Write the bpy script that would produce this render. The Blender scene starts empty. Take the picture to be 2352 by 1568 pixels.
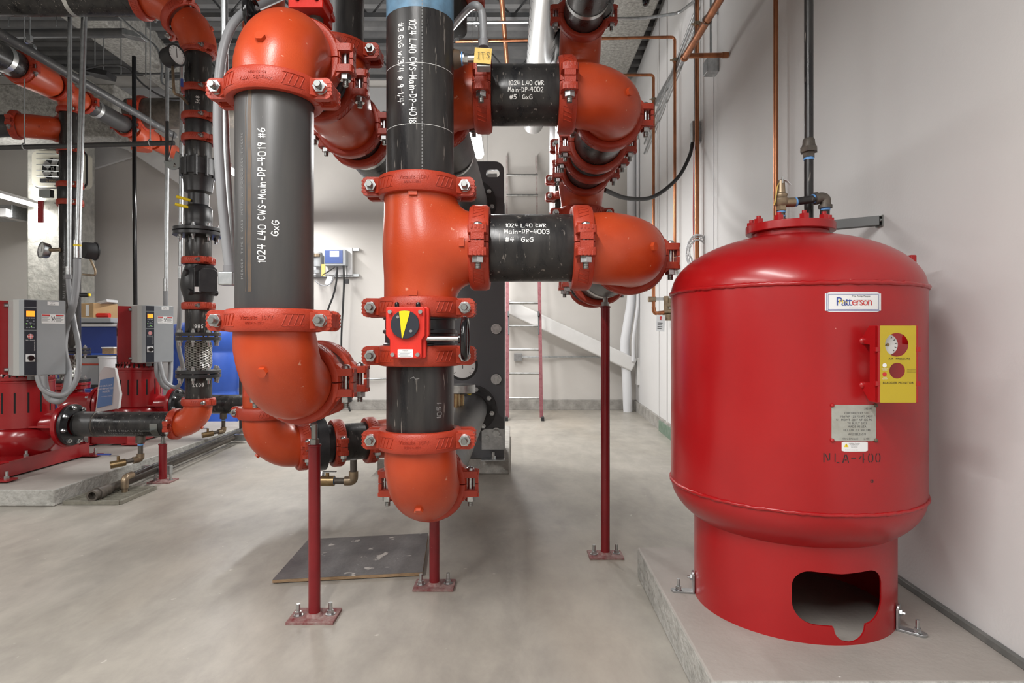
EXPOSURE = 0.22
import bpy, bmesh, math, random
from mathutils import Vector, Matrix, Quaternion
random.seed(7)
PI = math.pi
F = 1400.0; CX = 1176.0; CY = 775.0; EYE = .992
X3 = Vector((1,0,0)); Y3 = Vector((0,1,0)); Z3 = Vector((0,0,1))
def V(*a): return Vector(a)
def P(px, py, Y): return Vector(((px-CX)/F*Y, Y, EYE-(py-CY)/F*Y))
C = bpy.context.scene.collection
WL = {}

# ------------------------------------------------------------------ materials
def new_mat(name):
    m = bpy.data.materials.new(name); m.use_nodes = True
    nt = m.node_tree; b = nt.nodes['Principled BSDF']
    return m, nt, b
def mat(name, col, rough=.5, metal=0., col2=None, scale=6., amt=.5, bump=0., bscale=60., stretch=(1,1,1), col3=None, s3=40., t3=.68, coat=0., detail=5., rough2=None, spec=.5):
    m, nt, b = new_mat(name); N = nt.nodes; L = nt.links
    b.inputs['Roughness'].default_value = rough; b.inputs['Metallic'].default_value = metal
    b.inputs['Coat Weight'].default_value = coat; b.inputs['Coat Roughness'].default_value = .15
    b.inputs['Specular IOR Level'].default_value = spec
    b.inputs['Base Color'].default_value = (*col, 1)
    tc = N.new('ShaderNodeTexCoord'); mp = N.new('ShaderNodeMapping'); mp.inputs['Scale'].default_value = stretch
    L.new(tc.outputs['Object'], mp.inputs[0])
    cur = None
    if col2:
        n = N.new('ShaderNodeTexNoise'); n.inputs['Scale'].default_value = scale; n.inputs['Detail'].default_value = detail; n.inputs['Roughness'].default_value = .6
        L.new(mp.outputs[0], n.inputs['Vector'])
        r = N.new('ShaderNodeValToRGB'); r.color_ramp.elements[0].position = .5-.25*amt; r.color_ramp.elements[1].position = .5+.3*amt
        r.color_ramp.elements[0].color = (*col, 1); r.color_ramp.elements[1].color = (*col2, 1)
        L.new(n.outputs['Fac'], r.inputs[0]); cur = r.outputs[0]
        if rough2 is not None:
            mr = N.new('ShaderNodeMapRange'); mr.inputs[1].default_value = .3; mr.inputs[2].default_value = .7
            mr.inputs[3].default_value = rough; mr.inputs[4].default_value = rough2
            L.new(n.outputs['Fac'], mr.inputs[0]); L.new(mr.outputs[0], b.inputs['Roughness'])
    if col3:
        n3 = N.new('ShaderNodeTexNoise'); n3.inputs['Scale'].default_value = s3; n3.inputs['Detail'].default_value = 3
        L.new(mp.outputs[0], n3.inputs['Vector'])
        r3 = N.new('ShaderNodeValToRGB'); r3.color_ramp.elements[0].position = t3; r3.color_ramp.elements[1].position = min(1, t3+.04)
        L.new(n3.outputs['Fac'], r3.inputs[0])
        mx = N.new('ShaderNodeMix'); mx.data_type = 'RGBA'
        L.new(r3.outputs[0], mx.inputs[0])
        if cur: L.new(cur, mx.inputs[6])
        else: mx.inputs[6].default_value = (*col, 1)
        mx.inputs[7].default_value = (*col3, 1); cur = mx.outputs[2]
    if cur: L.new(cur, b.inputs['Base Color'])
    if bump:
        nb = N.new('ShaderNodeTexNoise'); nb.inputs['Scale'].default_value = bscale; nb.inputs['Detail'].default_value = 4
        L.new(mp.outputs[0], nb.inputs['Vector'])
        bp = N.new('ShaderNodeBump'); bp.inputs['Strength'].default_value = bump; bp.inputs['Distance'].default_value = .01
        L.new(nb.outputs['Fac'], bp.inputs['Height']); L.new(bp.outputs[0], b.inputs['Normal'])
    return m
def emis(name, col, s):
    m, nt, b = new_mat(name)
    b.inputs['Base Color'].default_value = (*col, 1)
    b.inputs['Emission Color'].default_value = (*col, 1); b.inputs['Emission Strength'].default_value = s
    return m
M = {}
M['orange'] = mat('orange_enamel', (.46,.051,.012), .33, col2=(.52,.068,.017), scale=5, bump=.05, bscale=220, col3=(.62,.26,.17), s3=48, t3=.705)
M['cast'] = mat('orange_enamel_on_castings', (.37,.034,.013), .42, col2=(.43,.045,.018), scale=9, bump=.16, bscale=260, col3=(.7,.3,.22), s3=110, t3=.775)
M['tank'] = mat('red_tank_paint', (.34,.0045,.007), .30, col2=(.38,.007,.009), scale=3, bump=.03, bscale=40, col3=(.75,.35,.3), s3=60, t3=.80, coat=.15)
M['pump'] = mat('dark_red_pump_paint', (.27,.007,.010), .24, col2=(.31,.010,.013), scale=6, bump=.03, bscale=80, coat=.3)
M['post'] = mat('red_post_paint', (.17,.005,.009), .33, col2=(.20,.008,.012), scale=9, col3=(.55,.35,.32), s3=130, t3=.77)
M['brightred'] = mat('gearbox_red', (.68,.028,.016), .35, col2=(.64,.022,.013), scale=20, bump=.05, bscale=200)
M['pipe'] = mat('black_steel_pipe', (.010,.010,.012), .22, col2=(.042,.039,.036), scale=6, amt=.7, stretch=(3.2,3.2,.45), col3=(.17,.155,.14), s3=26, t3=.645, rough2=.42, spec=.45, bump=.03, bscale=90)
M['greypipe'] = mat('grey_mill_scale_pipe', (.040,.041,.044), .40, col2=(.075,.071,.067), scale=4, amt=.9, stretch=(3,3,.35), col3=(.30,.30,.30), s3=34, t3=.74, bump=.02, bscale=90)
M['rust'] = mat('rust_streak', (.13,.078,.042), .5, col2=(.060,.055,.050), scale=30, amt=.9)
M['black'] = mat('black_coated_iron', (.016,.016,.018), .36, bump=.06, bscale=160, col2=(.03,.03,.032), scale=12)
M['gloss'] = mat('gloss_black', (.008,.008,.009), .14)
M['matteblack'] = mat('matte_black', (.02,.02,.022), .55)
M['rubber'] = mat('black_rubber', (.015,.015,.015), .6)
M['zinc'] = mat('zinc_plated_steel', (.60,.61,.62), .30, 1., col2=(.42,.44,.44), scale=60)
M['stud'] = mat('dark_threaded_steel', (.30,.31,.30), .4, 1.)
M['galv'] = mat('galvanised_steel', (.55,.57,.58), .38, 1., col2=(.40,.42,.43), scale=30, amt=.6)
M['alu'] = mat('aluminium', (.50,.50,.49), .38, .9, col2=(.34,.34,.33), scale=20)
M['spiral'] = mat('spiral_duct_metal', (.62,.63,.63), .30, .75)
M['copper'] = mat('copper', (.52,.21,.10), .33, .9, col2=(.30,.12,.06), scale=12, stretch=(1,1,.3))
M['brass'] = mat('brass', (.42,.30,.15), .35, .85, col2=(.28,.19,.10), scale=20)
M['bronze'] = mat('bronze_fitting', (.34,.26,.17), .4, .7, col2=(.22,.17,.12), scale=25)
M['iron'] = mat('malleable_iron', (.085,.075,.065), .5, .4, col2=(.14,.12,.10), scale=30)
M['bluetape'] = mat('blue_thread_tape', (.13,.33,.68), .55)
M['bluepaint'] = mat('blue_marker_paint', (.16,.32,.48), .5, col2=(.08,.14,.20), scale=14, amt=.7)
M['chalk'] = mat('white_marker_ink', (.82,.82,.80), .7)
M['faint'] = mat('faint_pipe_stencil', (.22,.22,.22), .6)
M['ink'] = mat('black_ink', (.02,.02,.02), .6)
M['greyink'] = mat('dark_grey_print', (.10,.10,.10), .6)
M['redink'] = mat('red_print', (.55,.03,.03), .5)
M['blueink'] = mat('blue_print', (.03,.06,.30), .5)
M['white'] = mat('white_label', (.80,.80,.80), .4)
M['yellow'] = mat('yellow_pointer', (.85,.62,.005), .4)
M['mustard'] = mat('yellow_plate', (.50,.37,.018), .35, col2=(.46,.34,.02), scale=10)
M['postit'] = mat('yellow_paper', (.80,.58,.18), .8, col2=(.72,.48,.12), scale=30)
M['plate'] = mat('etched_data_plate', (.46,.47,.43), .45, .3, col2=(.36,.35,.30), scale=30, amt=.8)
M['drive'] = mat('grey_drive_housing', (.30,.32,.335), .42, col2=(.33,.345,.36), scale=4)
M['drive2'] = mat('light_grey_drive_side', (.40,.40,.385), .45)
M['panel'] = mat('dark_keypad', (.018,.022,.032), .4)
M['key'] = mat('grey_keys', (.22,.24,.27), .5)
M['lcd'] = emis('orange_lcd', (1.,.28,.02), 1.1)
M['led'] = emis('green_led', (.35,1.,.1), 1.5)
M['flex'] = mat('grey_liquid_tight_conduit', (.25,.255,.265), .42)
M['flexfit'] = mat('grey_conduit_fitting', (.20,.20,.21), .5)
M['wall'] = mat('painted_drywall', (.60,.575,.54), .62, col2=(.63,.605,.57), scale=1.4, bump=.04, bscale=120)
M['wallr'] = mat('painted_block_wall_right', (.655,.65,.645), .55, col2=(.68,.675,.665), scale=1.3, bump=.06, bscale=90)
M['whitepaint'] = mat('white_painted_steel', (.70,.695,.68), .4, col2=(.66,.655,.64), scale=8)
def floor_mat():
    m = mat('trowelled_concrete_floor', (.27,.252,.222), .50, col2=(.40,.378,.342), scale=1.25, amt=.95, bump=.06, bscale=30, detail=10, rough2=.38, col3=(.50,.48,.44), s3=24, t3=.72)
    nt = m.node_tree; N = nt.nodes; L = nt.links; b = N['Principled BSDF']; src = b.inputs['Base Color'].links[0].from_socket
    tc = N.new('ShaderNodeTexCoord'); mp = N.new('ShaderNodeMapping'); mp.inputs['Scale'].default_value = (1,.45,1); mp.inputs['Rotation'].default_value = (0,0,.6); L.new(tc.outputs['Object'], mp.inputs[0])
    n = N.new('ShaderNodeTexNoise'); n.inputs['Scale'].default_value = 7; n.inputs['Detail'].default_value = 8; n.inputs['Roughness'].default_value = .7; n.inputs['Distortion'].default_value = .25; L.new(mp.outputs[0], n.inputs['Vector'])
    r = N.new('ShaderNodeValToRGB'); r.color_ramp.elements[0].position = .32; r.color_ramp.elements[0].color = (.84,.83,.82,1); r.color_ramp.elements[1].position = .66; r.color_ramp.elements[1].color = (1.12,1.11,1.08,1); L.new(n.outputs['Fac'], r.inputs[0])
    mx = N.new('ShaderNodeMix'); mx.data_type = 'RGBA'; mx.blend_type = 'MULTIPLY'; mx.inputs[0].default_value = 1; L.new(src, mx.inputs[6]); L.new(r.outputs[0], mx.inputs[7])
    n2 = N.new('ShaderNodeTexNoise'); n2.inputs['Scale'].default_value = .8; n2.inputs['Detail'].default_value = 3; L.new(mp.outputs[0], n2.inputs['Vector'])
    r2 = N.new('ShaderNodeValToRGB'); r2.color_ramp.elements[0].position = .55; r2.color_ramp.elements[1].position = .75; L.new(n2.outputs['Fac'], r2.inputs[0])
    m2 = N.new('ShaderNodeMix'); m2.data_type = 'RGBA'; m2.inputs[7].default_value = (.37,.31,.24,1); L.new(mx.outputs[2], m2.inputs[6])
    k = N.new('ShaderNodeMath'); k.operation = 'MULTIPLY'; k.inputs[1].default_value = .55; L.new(r2.outputs[0], k.inputs[0]); L.new(k.outputs[0], m2.inputs[0])
    L.new(m2.outputs[2], b.inputs['Base Color']); return m
M['floor'] = floor_mat()
M['dustypost'] = mat('dusty_red_base_plate', (.17,.025,.028), .7, col2=(.30,.23,.21), scale=45, amt=.8)
M['pad'] = mat('housekeeping_pad_concrete', (.285,.262,.235), .6, col2=(.38,.355,.325), scale=3, amt=.9, bump=.14, bscale=60, col3=(.62,.61,.58), s3=60, t3=.74)
M['roughconc'] = mat('rough_cast_concrete', (.30,.295,.27), .8, col2=(.47,.46,.43), scale=16, amt=.7, bump=.9, bscale=45)
M['fireproof'] = mat('sprayed_fireproofing', (.20,.195,.18), .9, col2=(.38,.37,.34), scale=28, amt=.6, bump=1., bscale=32)
M['colconc'] = mat('textured_column_coating', (.34,.335,.30), .8, col2=(.52,.51,.46), scale=14, amt=.6, bump=1., bscale=22)
M['curb'] = mat('stained_concrete_curb', (.22,.21,.19), .8, col2=(.42,.40,.37), scale=9, amt=.8, bump=.4, bscale=40)
M['deck'] = mat('dark_corrugated_deck', (.13,.132,.135), .5, .4, col2=(.17,.17,.17), scale=6)
M['decklight'] = mat('light_deck_closure', (.45,.45,.45), .5)
M['darksteel'] = mat('dark_painted_steel', (.05,.052,.056), .45, col2=(.07,.07,.07), scale=6)
M['hx'] = mat('charcoal_frame_plate', (.080,.083,.092), .38, col2=(.09,.093,.10), scale=2)
M['plates'] = mat('exchanger_plates', (.45,.45,.44), .3, 1.)
M['blue'] = mat('blue_poly_drum', (.022,.085,.42), .38, col2=(.03,.10,.48), scale=5)
M['navy'] = mat('blue_plastic_bin', (.015,.04,.22), .45)
M['card'] = mat('cardboard', (.48,.31,.15), .8, col2=(.42,.27,.13), scale=8)
M['greybin'] = mat('grey_plastic', (.32,.33,.34), .5)
M['plastic'] = mat('clear_film', (.62,.62,.62), .25)
M['fibre'] = mat('faded_red_fibreglass', (.15,.025,.035), .6, col2=(.27,.10,.11), scale=25, amt=.9)
M['rail'] = mat('light_grey_ladder_rail', (.60,.57,.55), .5, col2=(.42,.30,.28), scale=22, amt=.8)
M['ply'] = mat('film_faced_plywood', (.055,.051,.055), .5, col2=(.16,.15,.145), scale=5, amt=.9, bump=.15, bscale=60, col3=(.42,.39,.36), s3=15, t3=.65)
M['plyedge'] = mat('plywood_edge', (.36,.24,.13), .7, col2=(.22,.14,.08), scale=30, stretch=(1,1,8))
M['pvc'] = mat('white_pvc', (.72,.73,.75), .35)
M['grate'] = mat('cast_drain_grate', (.16,.15,.12), .65, col2=(.22,.21,.17), scale=30)
M['heater'] = mat('cream_heater_casing', (.56,.54,.45), .45)
M['green'] = mat('green_paint_strip', (.10,.17,.12), .6, col2=(.2,.25,.2), scale=20, amt=.8)
M['lamp'] = emis('lit_diffuser', (1,.985,.96), 9.)
M['lampbody'] = mat('white_lamp_housing', (.75,.75,.75), .4)
M['bracketgrey'] = mat('dull_grey_strut', (.14,.145,.145), .5, .4)
M['dark'] = mat('dark_hollow', (.006,.006,.006), .9)
M['dial'] = mat('white_dial', (.78,.79,.78), .3)
M['screen'] = emis('lit_panel_screen', (.75,.78,.95), 1.0)
M['panelblue'] = mat('blue_controller_face', (.03,.07,.25), .35)
M['tagpaper'] = mat('paper_tag', (.70,.72,.74), .7)
M['seal'] = mat('light_metal_band', (.62,.63,.62), .35, .9)
M['caulk'] = mat('dark_grey_base_trim', (.10,.105,.10), .6, col2=(.16,.16,.15), scale=12)

def braid_mat():
    m, nt, b = new_mat('stainless_braid'); N = nt.nodes; L = nt.links
    b.inputs['Metallic'].default_value = 1; b.inputs['Roughness'].default_value = .3
    tc = N.new('ShaderNodeTexCoord'); sp = N.new('ShaderNodeSeparateXYZ'); L.new(tc.outputs['Object'], sp.inputs[0])
    at = N.new('ShaderNodeMath'); at.operation = 'ARCTAN2'; L.new(sp.outputs[0], at.inputs[0]); L.new(sp.outputs[1], at.inputs[1])
    ws = []
    for sg in (1, -1):
        a = N.new('ShaderNodeMath'); a.operation = 'MULTIPLY'; a.inputs[1].default_value = 14*sg; L.new(at.outputs[0], a.inputs[0])
        z = N.new('ShaderNodeMath'); z.operation = 'MULTIPLY_ADD'; z.inputs[1].default_value = 560; L.new(sp.outputs[2], z.inputs[0]); L.new(a.outputs[0], z.inputs[2])
        s = N.new('ShaderNodeMath'); s.operation = 'SINE'; L.new(z.outputs[0], s.inputs[0]); ws.append(s)
    mx = N.new('ShaderNodeMath'); mx.operation = 'MAXIMUM'; L.new(ws[0].outputs[0], mx.inputs[0]); L.new(ws[1].outputs[0], mx.inputs[1])
    r = N.new('ShaderNodeValToRGB'); r.color_ramp.elements[0].position = .1; r.color_ramp.elements[1].position = .75
    r.color_ramp.elements[0].color = (.07,.06,.05,1); r.color_ramp.elements[1].color = (.85,.82,.76,1)
    L.new(mx.outputs[0], r.inputs[0]); L.new(r.outputs[0], b.inputs['Base Color'])
    bp = N.new('ShaderNodeBump'); bp.inputs['Strength'].default_value = .8; bp.inputs['Distance'].default_value = .01
    L.new(mx.outputs[0], bp.inputs['Height']); L.new(bp.outputs[0], b.inputs['Normal'])
    return m
M['braid'] = braid_mat()

# ------------------------------------------------------------------ mesh builder
def frame(axis, up=None):
    a = Vector(axis).normalized()
    u = Vector(up) if up is not None else (X3 if abs(a.x) < .9 else Y3)
    x = (u - a*u.dot(a)).normalized(); y = a.cross(x)
    return x, y, a
class MB:
    def __init__(s): s.v = []; s.f = []; s.s = []; s.m = {}; s.cur = 0
    def add(s, vs, fs, sm=False):
        o = len(s.v); s.v += [Vector(q) for q in vs]
        for f in fs:
            if s.cur: s.m[len(s.f)] = s.cur
            s.f.append([i+o for i in f]); s.s.append(sm)
        return s
    def box(s, c, d, ax=None):
        c = Vector(c); x, y, z = ax if ax else (X3, Y3, Z3)
        vs = [c + x*(i*d[0]/2) + y*(j*d[1]/2) + z*(k*d[2]/2) for i in (-1,1) for j in (-1,1) for k in (-1,1)]
        return s.add(vs, [(0,1,3,2),(4,6,7,5),(0,4,5,1),(2,3,7,6),(0,2,6,4),(1,5,7,3)])
    def lathe(s, prof, o, axis, n=32, a0=0, a1=2*PI, up=None, closed=False, caps=True, ell=(1,1)):
        x, y, a = frame(axis, up); o = Vector(o); full = abs(a1-a0-2*PI) < 1e-6
        m = n if full else n+1; vs = []
        for i in range(m):
            t = a0+(a1-a0)*i/n; d = x*math.cos(t)*ell[0]+y*math.sin(t)*ell[1]
            for r, z in prof: vs.append(o+d*r+a*z)
        k = len(prof); fs = []
        for i in range(n if full else n):
            i2 = (i+1) % m
            for j in range(k if closed else k-1):
                j2 = (j+1) % k
                fs.append((i*k+j, i2*k+j, i2*k+j2, i*k+j2))
        s.add(vs, fs, True)
        if full and caps and not closed:
            b = len(s.v)-len(vs)
            for j in (0, k-1):
                if prof[j][0] > 1e-6:
                    ring = [b+i*k+j for i in range(m)]
                    s.f.append(ring if j else ring[::-1]); s.s.append(False)
        if not full and closed:
            b = len(s.v)-len(vs)
            s.f.append([b+j for j in range(k)]); s.s.append(False)
            s.f.append([b+(m-1)*k+j for j in range(k)][::-1]); s.s.append(False)
        return s
    def cyl(s, a, b, r, r2=None, n=24):
        a = Vector(a); b = Vector(b); L = (b-a).length
        return s.lathe([(r,0),(r if r2 is None else r2, L)], a, b-a, n)
    def tube(s, a, b, r, ri, n=32):
        a = Vector(a); b = Vector(b); L = (b-a).length
        return s.lathe([(ri,0),(r,0),(r,L),(ri,L)], a, b-a, n, closed=True)
    def sweep(s, pts, rad, n=16, caps=True, closed=False):
        pts = [Vector(p) for p in pts]; k = len(pts)
        if not hasattr(rad, '__len__'): rad = [rad]*k
        T = []
        for i in range(k):
            a = pts[(i-1) % k] if (closed or i > 0) else pts[i]; b = pts[(i+1) % k] if (closed or i < k-1) else pts[i]
            T.append((b-a).normalized())
        x, _, _ = frame(T[0]); vs = []
        for i in range(k):
            if i: 
                q = T[i-1].rotation_difference(T[i]); x = (q @ x)
            x = (x-T[i]*x.dot(T[i])).normalized(); y = T[i].cross(x)
            for j in range(n):
                t = 2*PI*j/n; vs.append(pts[i]+(x*math.cos(t)+y*math.sin(t))*rad[i])
        fs = []
        for i in range(k if closed else k-1):
            i2 = (i+1) % k
            for j in range(n): fs.append((i*n+j, i*n+(j+1) % n, i2*n+(j+1) % n, i2*n+j))
        s.add(vs, fs, True)
        if caps and not closed:
            b = len(s.v)-len(vs)
            s.f.append([b+j for j in range(n)][::-1]); s.s.append(False)
            s.f.append([b+(k-1)*n+j for j in range(n)]); s.s.append(False)
        return s
    def prism(s, poly, o, x, y, d):
        o = Vector(o); x = Vector(x); y = Vector(y); d = Vector(d); n = len(poly)
        vs = [o+x*p[0]+y*p[1] for p in poly]; vs += [v+d for v in vs]
        return s.add(vs, [list(range(n))[::-1], list(range(n, 2*n))]+[(i, (i+1) % n, n+(i+1) % n, n+i) for i in range(n)])
    def hex(s, c, axis, af, h):
        x, y, a = frame(axis); r = af/math.sqrt(3)
        return s.prism([(r*math.cos(i*PI/3), r*math.sin(i*PI/3)) for i in range(6)], Vector(c), x, y, a*h)
    def torus(s, c, axis, R, r, n=40, m=10):
        x, y, a = frame(axis); c = Vector(c)
        return s.sweep([c+(x*math.cos(2*PI*i/n)+y*math.sin(2*PI*i/n))*R for i in range(n)], r, m, closed=True)
    def sphere(s, c, r, n=16, m=10, axis=Z3):
        return s.lathe([(r*math.sin(PI*i/m), -r*math.cos(PI*i/m)) for i in range(m+1)], c, axis, n, caps=False)
    def build(s, name, m, parent=None, bevel=0, ang=35, seg=2, xf=None):
        if xf is not None: s.v = [xf @ v for v in s.v]
        me = bpy.data.meshes.new(name)
        if parent is not None: off = WL.get(parent.name, V(0,0,0))
        else:
            lo = [min(v[i] for v in s.v) for i in range(3)]; hi = [max(v[i] for v in s.v) for i in range(3)]
            off = V((lo[0]+hi[0])/2, (lo[1]+hi[1])/2, lo[2])
        me.from_pydata([v-off for v in s.v], [], s.f)
        for k_, i_ in s.m.items(): me.polygons[k_].material_index = i_
        bm = bmesh.new(); bm.from_mesh(me); bmesh.ops.remove_doubles(bm, verts=bm.verts, dist=1e-6)
        bmesh.ops.recalc_face_normals(bm, faces=bm.faces); bm.to_mesh(me); bm.free()
        me.polygons.foreach_set('use_smooth', [True]*len(me.polygons))
        me.set_sharp_from_angle(angle=math.radians(ang))
        for m_ in (m if isinstance(m, (list, tuple)) else [m]): me.materials.append(M[m_] if isinstance(m_, str) else m_)
        o = bpy.data.objects.new(name, me); C.objects.link(o)
        if parent is not None: o.parent = parent; WL[o.name] = off
        else: o.location = off; WL[o.name] = off.copy()
        if bevel:
            b = o.modifiers.new('bevel', 'BEVEL'); b.width = bevel; b.segments = seg; b.limit_method = 'ANGLE'; b.angle_limit = math.radians(40)
            b.harden_normals = True
        return o
def tag(o, label=None, cat=None, group=None, kind=None):
    if label: o['label'] = label
    if cat: o['category'] = cat
    if group: o['group'] = group
    if kind: o['kind'] = kind
    return o
def thing(name, label, cat, loc=(0,0,0), group=None):
    o = bpy.data.objects.new(name, None); C.objects.link(o); o.location = Vector(loc); o.empty_display_size = .05
    WL[o.name] = Vector(loc); return tag(o, label, cat, group)
def kids(o): return [c for c in bpy.data.objects if c.parent == o]
TREE = {}
def tree(o):
    if o.name not in TREE: TREE[o.name] = [(c, tree(c)) for c in kids(o)]
    return TREE[o.name]
def copy_tree(o, t=None):
    t = tree(o) if t is None else t
    def rec(src, sub, par):
        c = src.copy(); C.objects.link(c)
        if par: c.parent = par
        for s2, t2 in sub: rec(s2, t2, c)
        return c
    return rec(o, t, None)
def arc(c, a, b, r, n, t0=0, t1=PI/2):
    return [Vector(c)+Vector(a)*(r*math.cos(t0+(t1-t0)*i/n))+Vector(b)*(r*math.sin(t0+(t1-t0)*i/n)) for i in range(n+1)]
def smoothpath(pts, rad=.05, n=6):
    pts = [Vector(p) for p in pts]; out = [pts[0]]
    for i in range(1, len(pts)-1):
        a, b, c = pts[i-1], pts[i], pts[i+1]; d1 = (a-b); d2 = (c-b)
        k = min(rad, d1.length*.49, d2.length*.49); p0 = b+d1.normalized()*k; p2 = b+d2.normalized()*k
        for j in range(n+1):
            t = j/n; out.append(p0*(1-t)**2+b*2*t*(1-t)+p2*t*t)
    out.append(pts[-1]); return out
def spline(pts, n=8):
    pts = [Vector(p) for p in pts]; q = [pts[0]*2-pts[1]]+pts+[pts[-1]*2-pts[-2]]; out = []
    for i in range(1, len(q)-2):
        for j in range(n):
            t = j/n; a, b, c, d = q[i-1:i+3]
            out.append(.5*((2*b)+(c-a)*t+(2*a-5*b+4*c-d)*t*t+(3*b-a-3*c+d)*t**3))
    out.append(pts[-1]); return out

# ------------------------------------------------------------------ lettering
GL = {'0':[[(1,0),(0,1.5),(0,4.5),(1,6),(3,6),(4,4.5),(4,1.5),(3,0),(1,0)]],'1':[[(1.5,4.8),(2.3,6),(2.3,0)]],
'2':[[(0,4.8),(1,6),(3,6),(3.8,4.6),(3,3),(0,0),(4,0)]],'3':[[(0,5.4),(1.5,6),(3.4,5.4),(3,3.6),(1.4,3.2),(3.4,2.6),(3.6,.9),(1.8,0),(0,.6)]],
'4':[[(1.2,6),(.2,2.4),(4,2.6)],[(3.2,6),(2.8,0)]],'5':[[(3.8,6),(.6,6),(.4,3.4),(2.6,3.7),(3.8,2),(2.6,.2),(0,.2)]],
'6':[[(3,6),(.8,4),(0,1.6),(1.4,0),(3.4,.5),(3.6,2.4),(2,3.1),(.2,2)]],'7':[[(0,5.8),(4,6),(1.6,0)]],
'8':[[(2,3.2),(.4,4.5),(2,6),(3.6,4.6),(2,3.2),(.2,1.4),(2,0),(3.9,1.4),(2,3.2)]],'9':[[(3.6,4.2),(2,3),(.5,4.2),(1.6,6),(3.4,5.6),(3.6,4.2),(2.8,0)]],
'L':[[(.4,6),(0,.1),(3.2,0)]],'C':[[(3.8,5),(2,6),(.2,4),(.2,1.6),(1.8,0),(3.8,1)]],'W':[[(0,6),(.9,0),(2.2,4.4),(3.2,0),(4.6,6)]],
'R':[[(.3,0),(.3,6),(2.8,6),(3.4,4.4),(.4,3),(3.8,0)]],'M':[[(0,0),(.6,6),(2.2,2),(3.8,6),(4.4,0)]],
'a':[[(3,3.6),(1,3.8),(.2,1.4),(1.2,0),(2.8,1),(3,3.6),(3.4,0)]],'i':[[(1,3.8),(1,0)],[(1,5.2),(1.1,5.6)]],'n':[[(.2,3.8),(.4,0)],[(.4,2.4),(2,3.8),(3,2.8),(3,0)]],
'D':[[(.6,0),(.6,6)],[(0,6),(2.4,5.8),(3.8,3.6),(3,1),(.2,0)]],'P':[[(.5,0),(.5,6),(3,5.9),(3.6,4.2),(2.4,3),(.5,3)]],
'G':[[(3.6,5.2),(1.8,6),(.2,4),(.2,1.4),(2,0),(3.8,1),(3.8,2.8),(2.2,2.8)]],'x':[[(.3,3.4),(3,0)],[(3,3.4),(.3,0)]],
'#':[[(1.2,5.6),(.8,.2)],[(3.2,5.6),(2.8,.2)],[(0,3.9),(4,4.1)],[(0,1.9),(4,2.1)]],'-':[[(.4,2.6),(3,2.7)]],'.':[[(.6,0),(.8,.3)]],
'w':[[(0,3.6),(.8,0),(1.8,2.8),(2.8,0),(3.8,3.8)]],'s':[[(3,3.4),(1,3.8),(.6,2.4),(2.8,1.4),(2,0),(.2,.4)]],'/':[[(0,-.6),(3,6.4)]],
'@':[[(3,2.4),(2,3.6),(1.2,2.4),(2,1.4),(3,2.2),(3.8,2),(4,4),(2.4,5.4),(.4,4),(.2,1.6),(2,0),(3.6,.4)]],'"':[[(1,6.2),(1,5)],[(2,6.2),(2,5)]],
'I':[[(1,6),(1,0)],[(0,6),(2,6)],[(0,0),(2,0)]],'T':[[(0,6),(4,6)],[(2,6),(2,0)]],'S':[[(3.6,5.2),(2,6),(.4,4.8),(3.2,2.2),(2,0),(.2,.8)]],
'N':[[(0,0),(0,6),(3.6,0),(3.6,6)]],'A':[[(0,0),(2,6),(4,0)],[(.8,2.2),(3.2,2.2)]],'~':[[(0,3),(1.5,4.5),(3,3.5),(5,4.5)]],' ':[]}
def strokes(text, h, w, jit=.0):
    """2-D quads (ribbons) for hand lettering, origin at left base line"""
    k = h/6; cx = 0; quads = []
    for ch in text:
        g = GL.get(ch, []); mw = max([p[0] for st in g for p in st] or [2.2])
        ty = random.uniform(-jit, jit)*h; rs = random.uniform(-jit, jit)
        for st in g:
            for a, b in zip(st, st[1:]):
                pa = Vector((cx+(a[0]+a[1]*rs)*k, a[1]*k+ty)); pb = Vector((cx+(b[0]+b[1]*rs)*k, b[1]*k+ty))
                d = (pb-pa); 
                if d.length < 1e-7: continue
                d.normalize(); nn = Vector((-d.y, d.x))*w/2; e = d*w*.35
                quads.append([pa-e-nn, pb+e-nn, pb+e+nn, pa-e+nn])
        cx += (mw+1.5)*k
    return quads, cx-1.5*k
def ink_mesh(lines, h, w, fn, lead=1.55, jit=.06, center=False):
    mb = MB()
    for i, t in enumerate(lines):
        q, W = strokes(t, h, w, jit)
        for quad in q:
            mb.add([fn(p.x-(W/2 if center else 0), p.y-i*h*lead) for p in quad], [(0,1,2,3)])
    return mb
_tc = {}
def text2d(t, size, space=1.0, align='CENTER'):
    key = (t, space, align)
    if key not in _tc:
        cu = bpy.data.curves.new('t', 'FONT'); cu.body = t; cu.size = 1; cu.align_x = align; cu.align_y = 'CENTER'; cu.space_character = space; cu.resolution_u = 2
        ob = bpy.data.objects.new('t', cu); me = ob.to_mesh()
        _tc[key] = ([v.co.copy() for v in me.vertices], [list(p.vertices) for p in me.polygons])
        ob.to_mesh_clear(); bpy.data.objects.remove(ob); bpy.data.curves.remove(cu)
    vs, fs = _tc[key]
    return [(v.x*size, v.y*size) for v in vs], fs
def put_text(mb, t, size, fn, dx=0, dy=0, space=1.0, align='CENTER', sx=1.):
    vs, fs = text2d(t, size, space, align)
    mb.add([fn(x*sx+dx, y+dy) for x, y in vs], fs); return mb
def on_plane(o, x, y):
    o = Vector(o); x = Vector(x).normalized(); y = Vector(y).normalized()
    return lambda u, v: o+x*u+y*v
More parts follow.
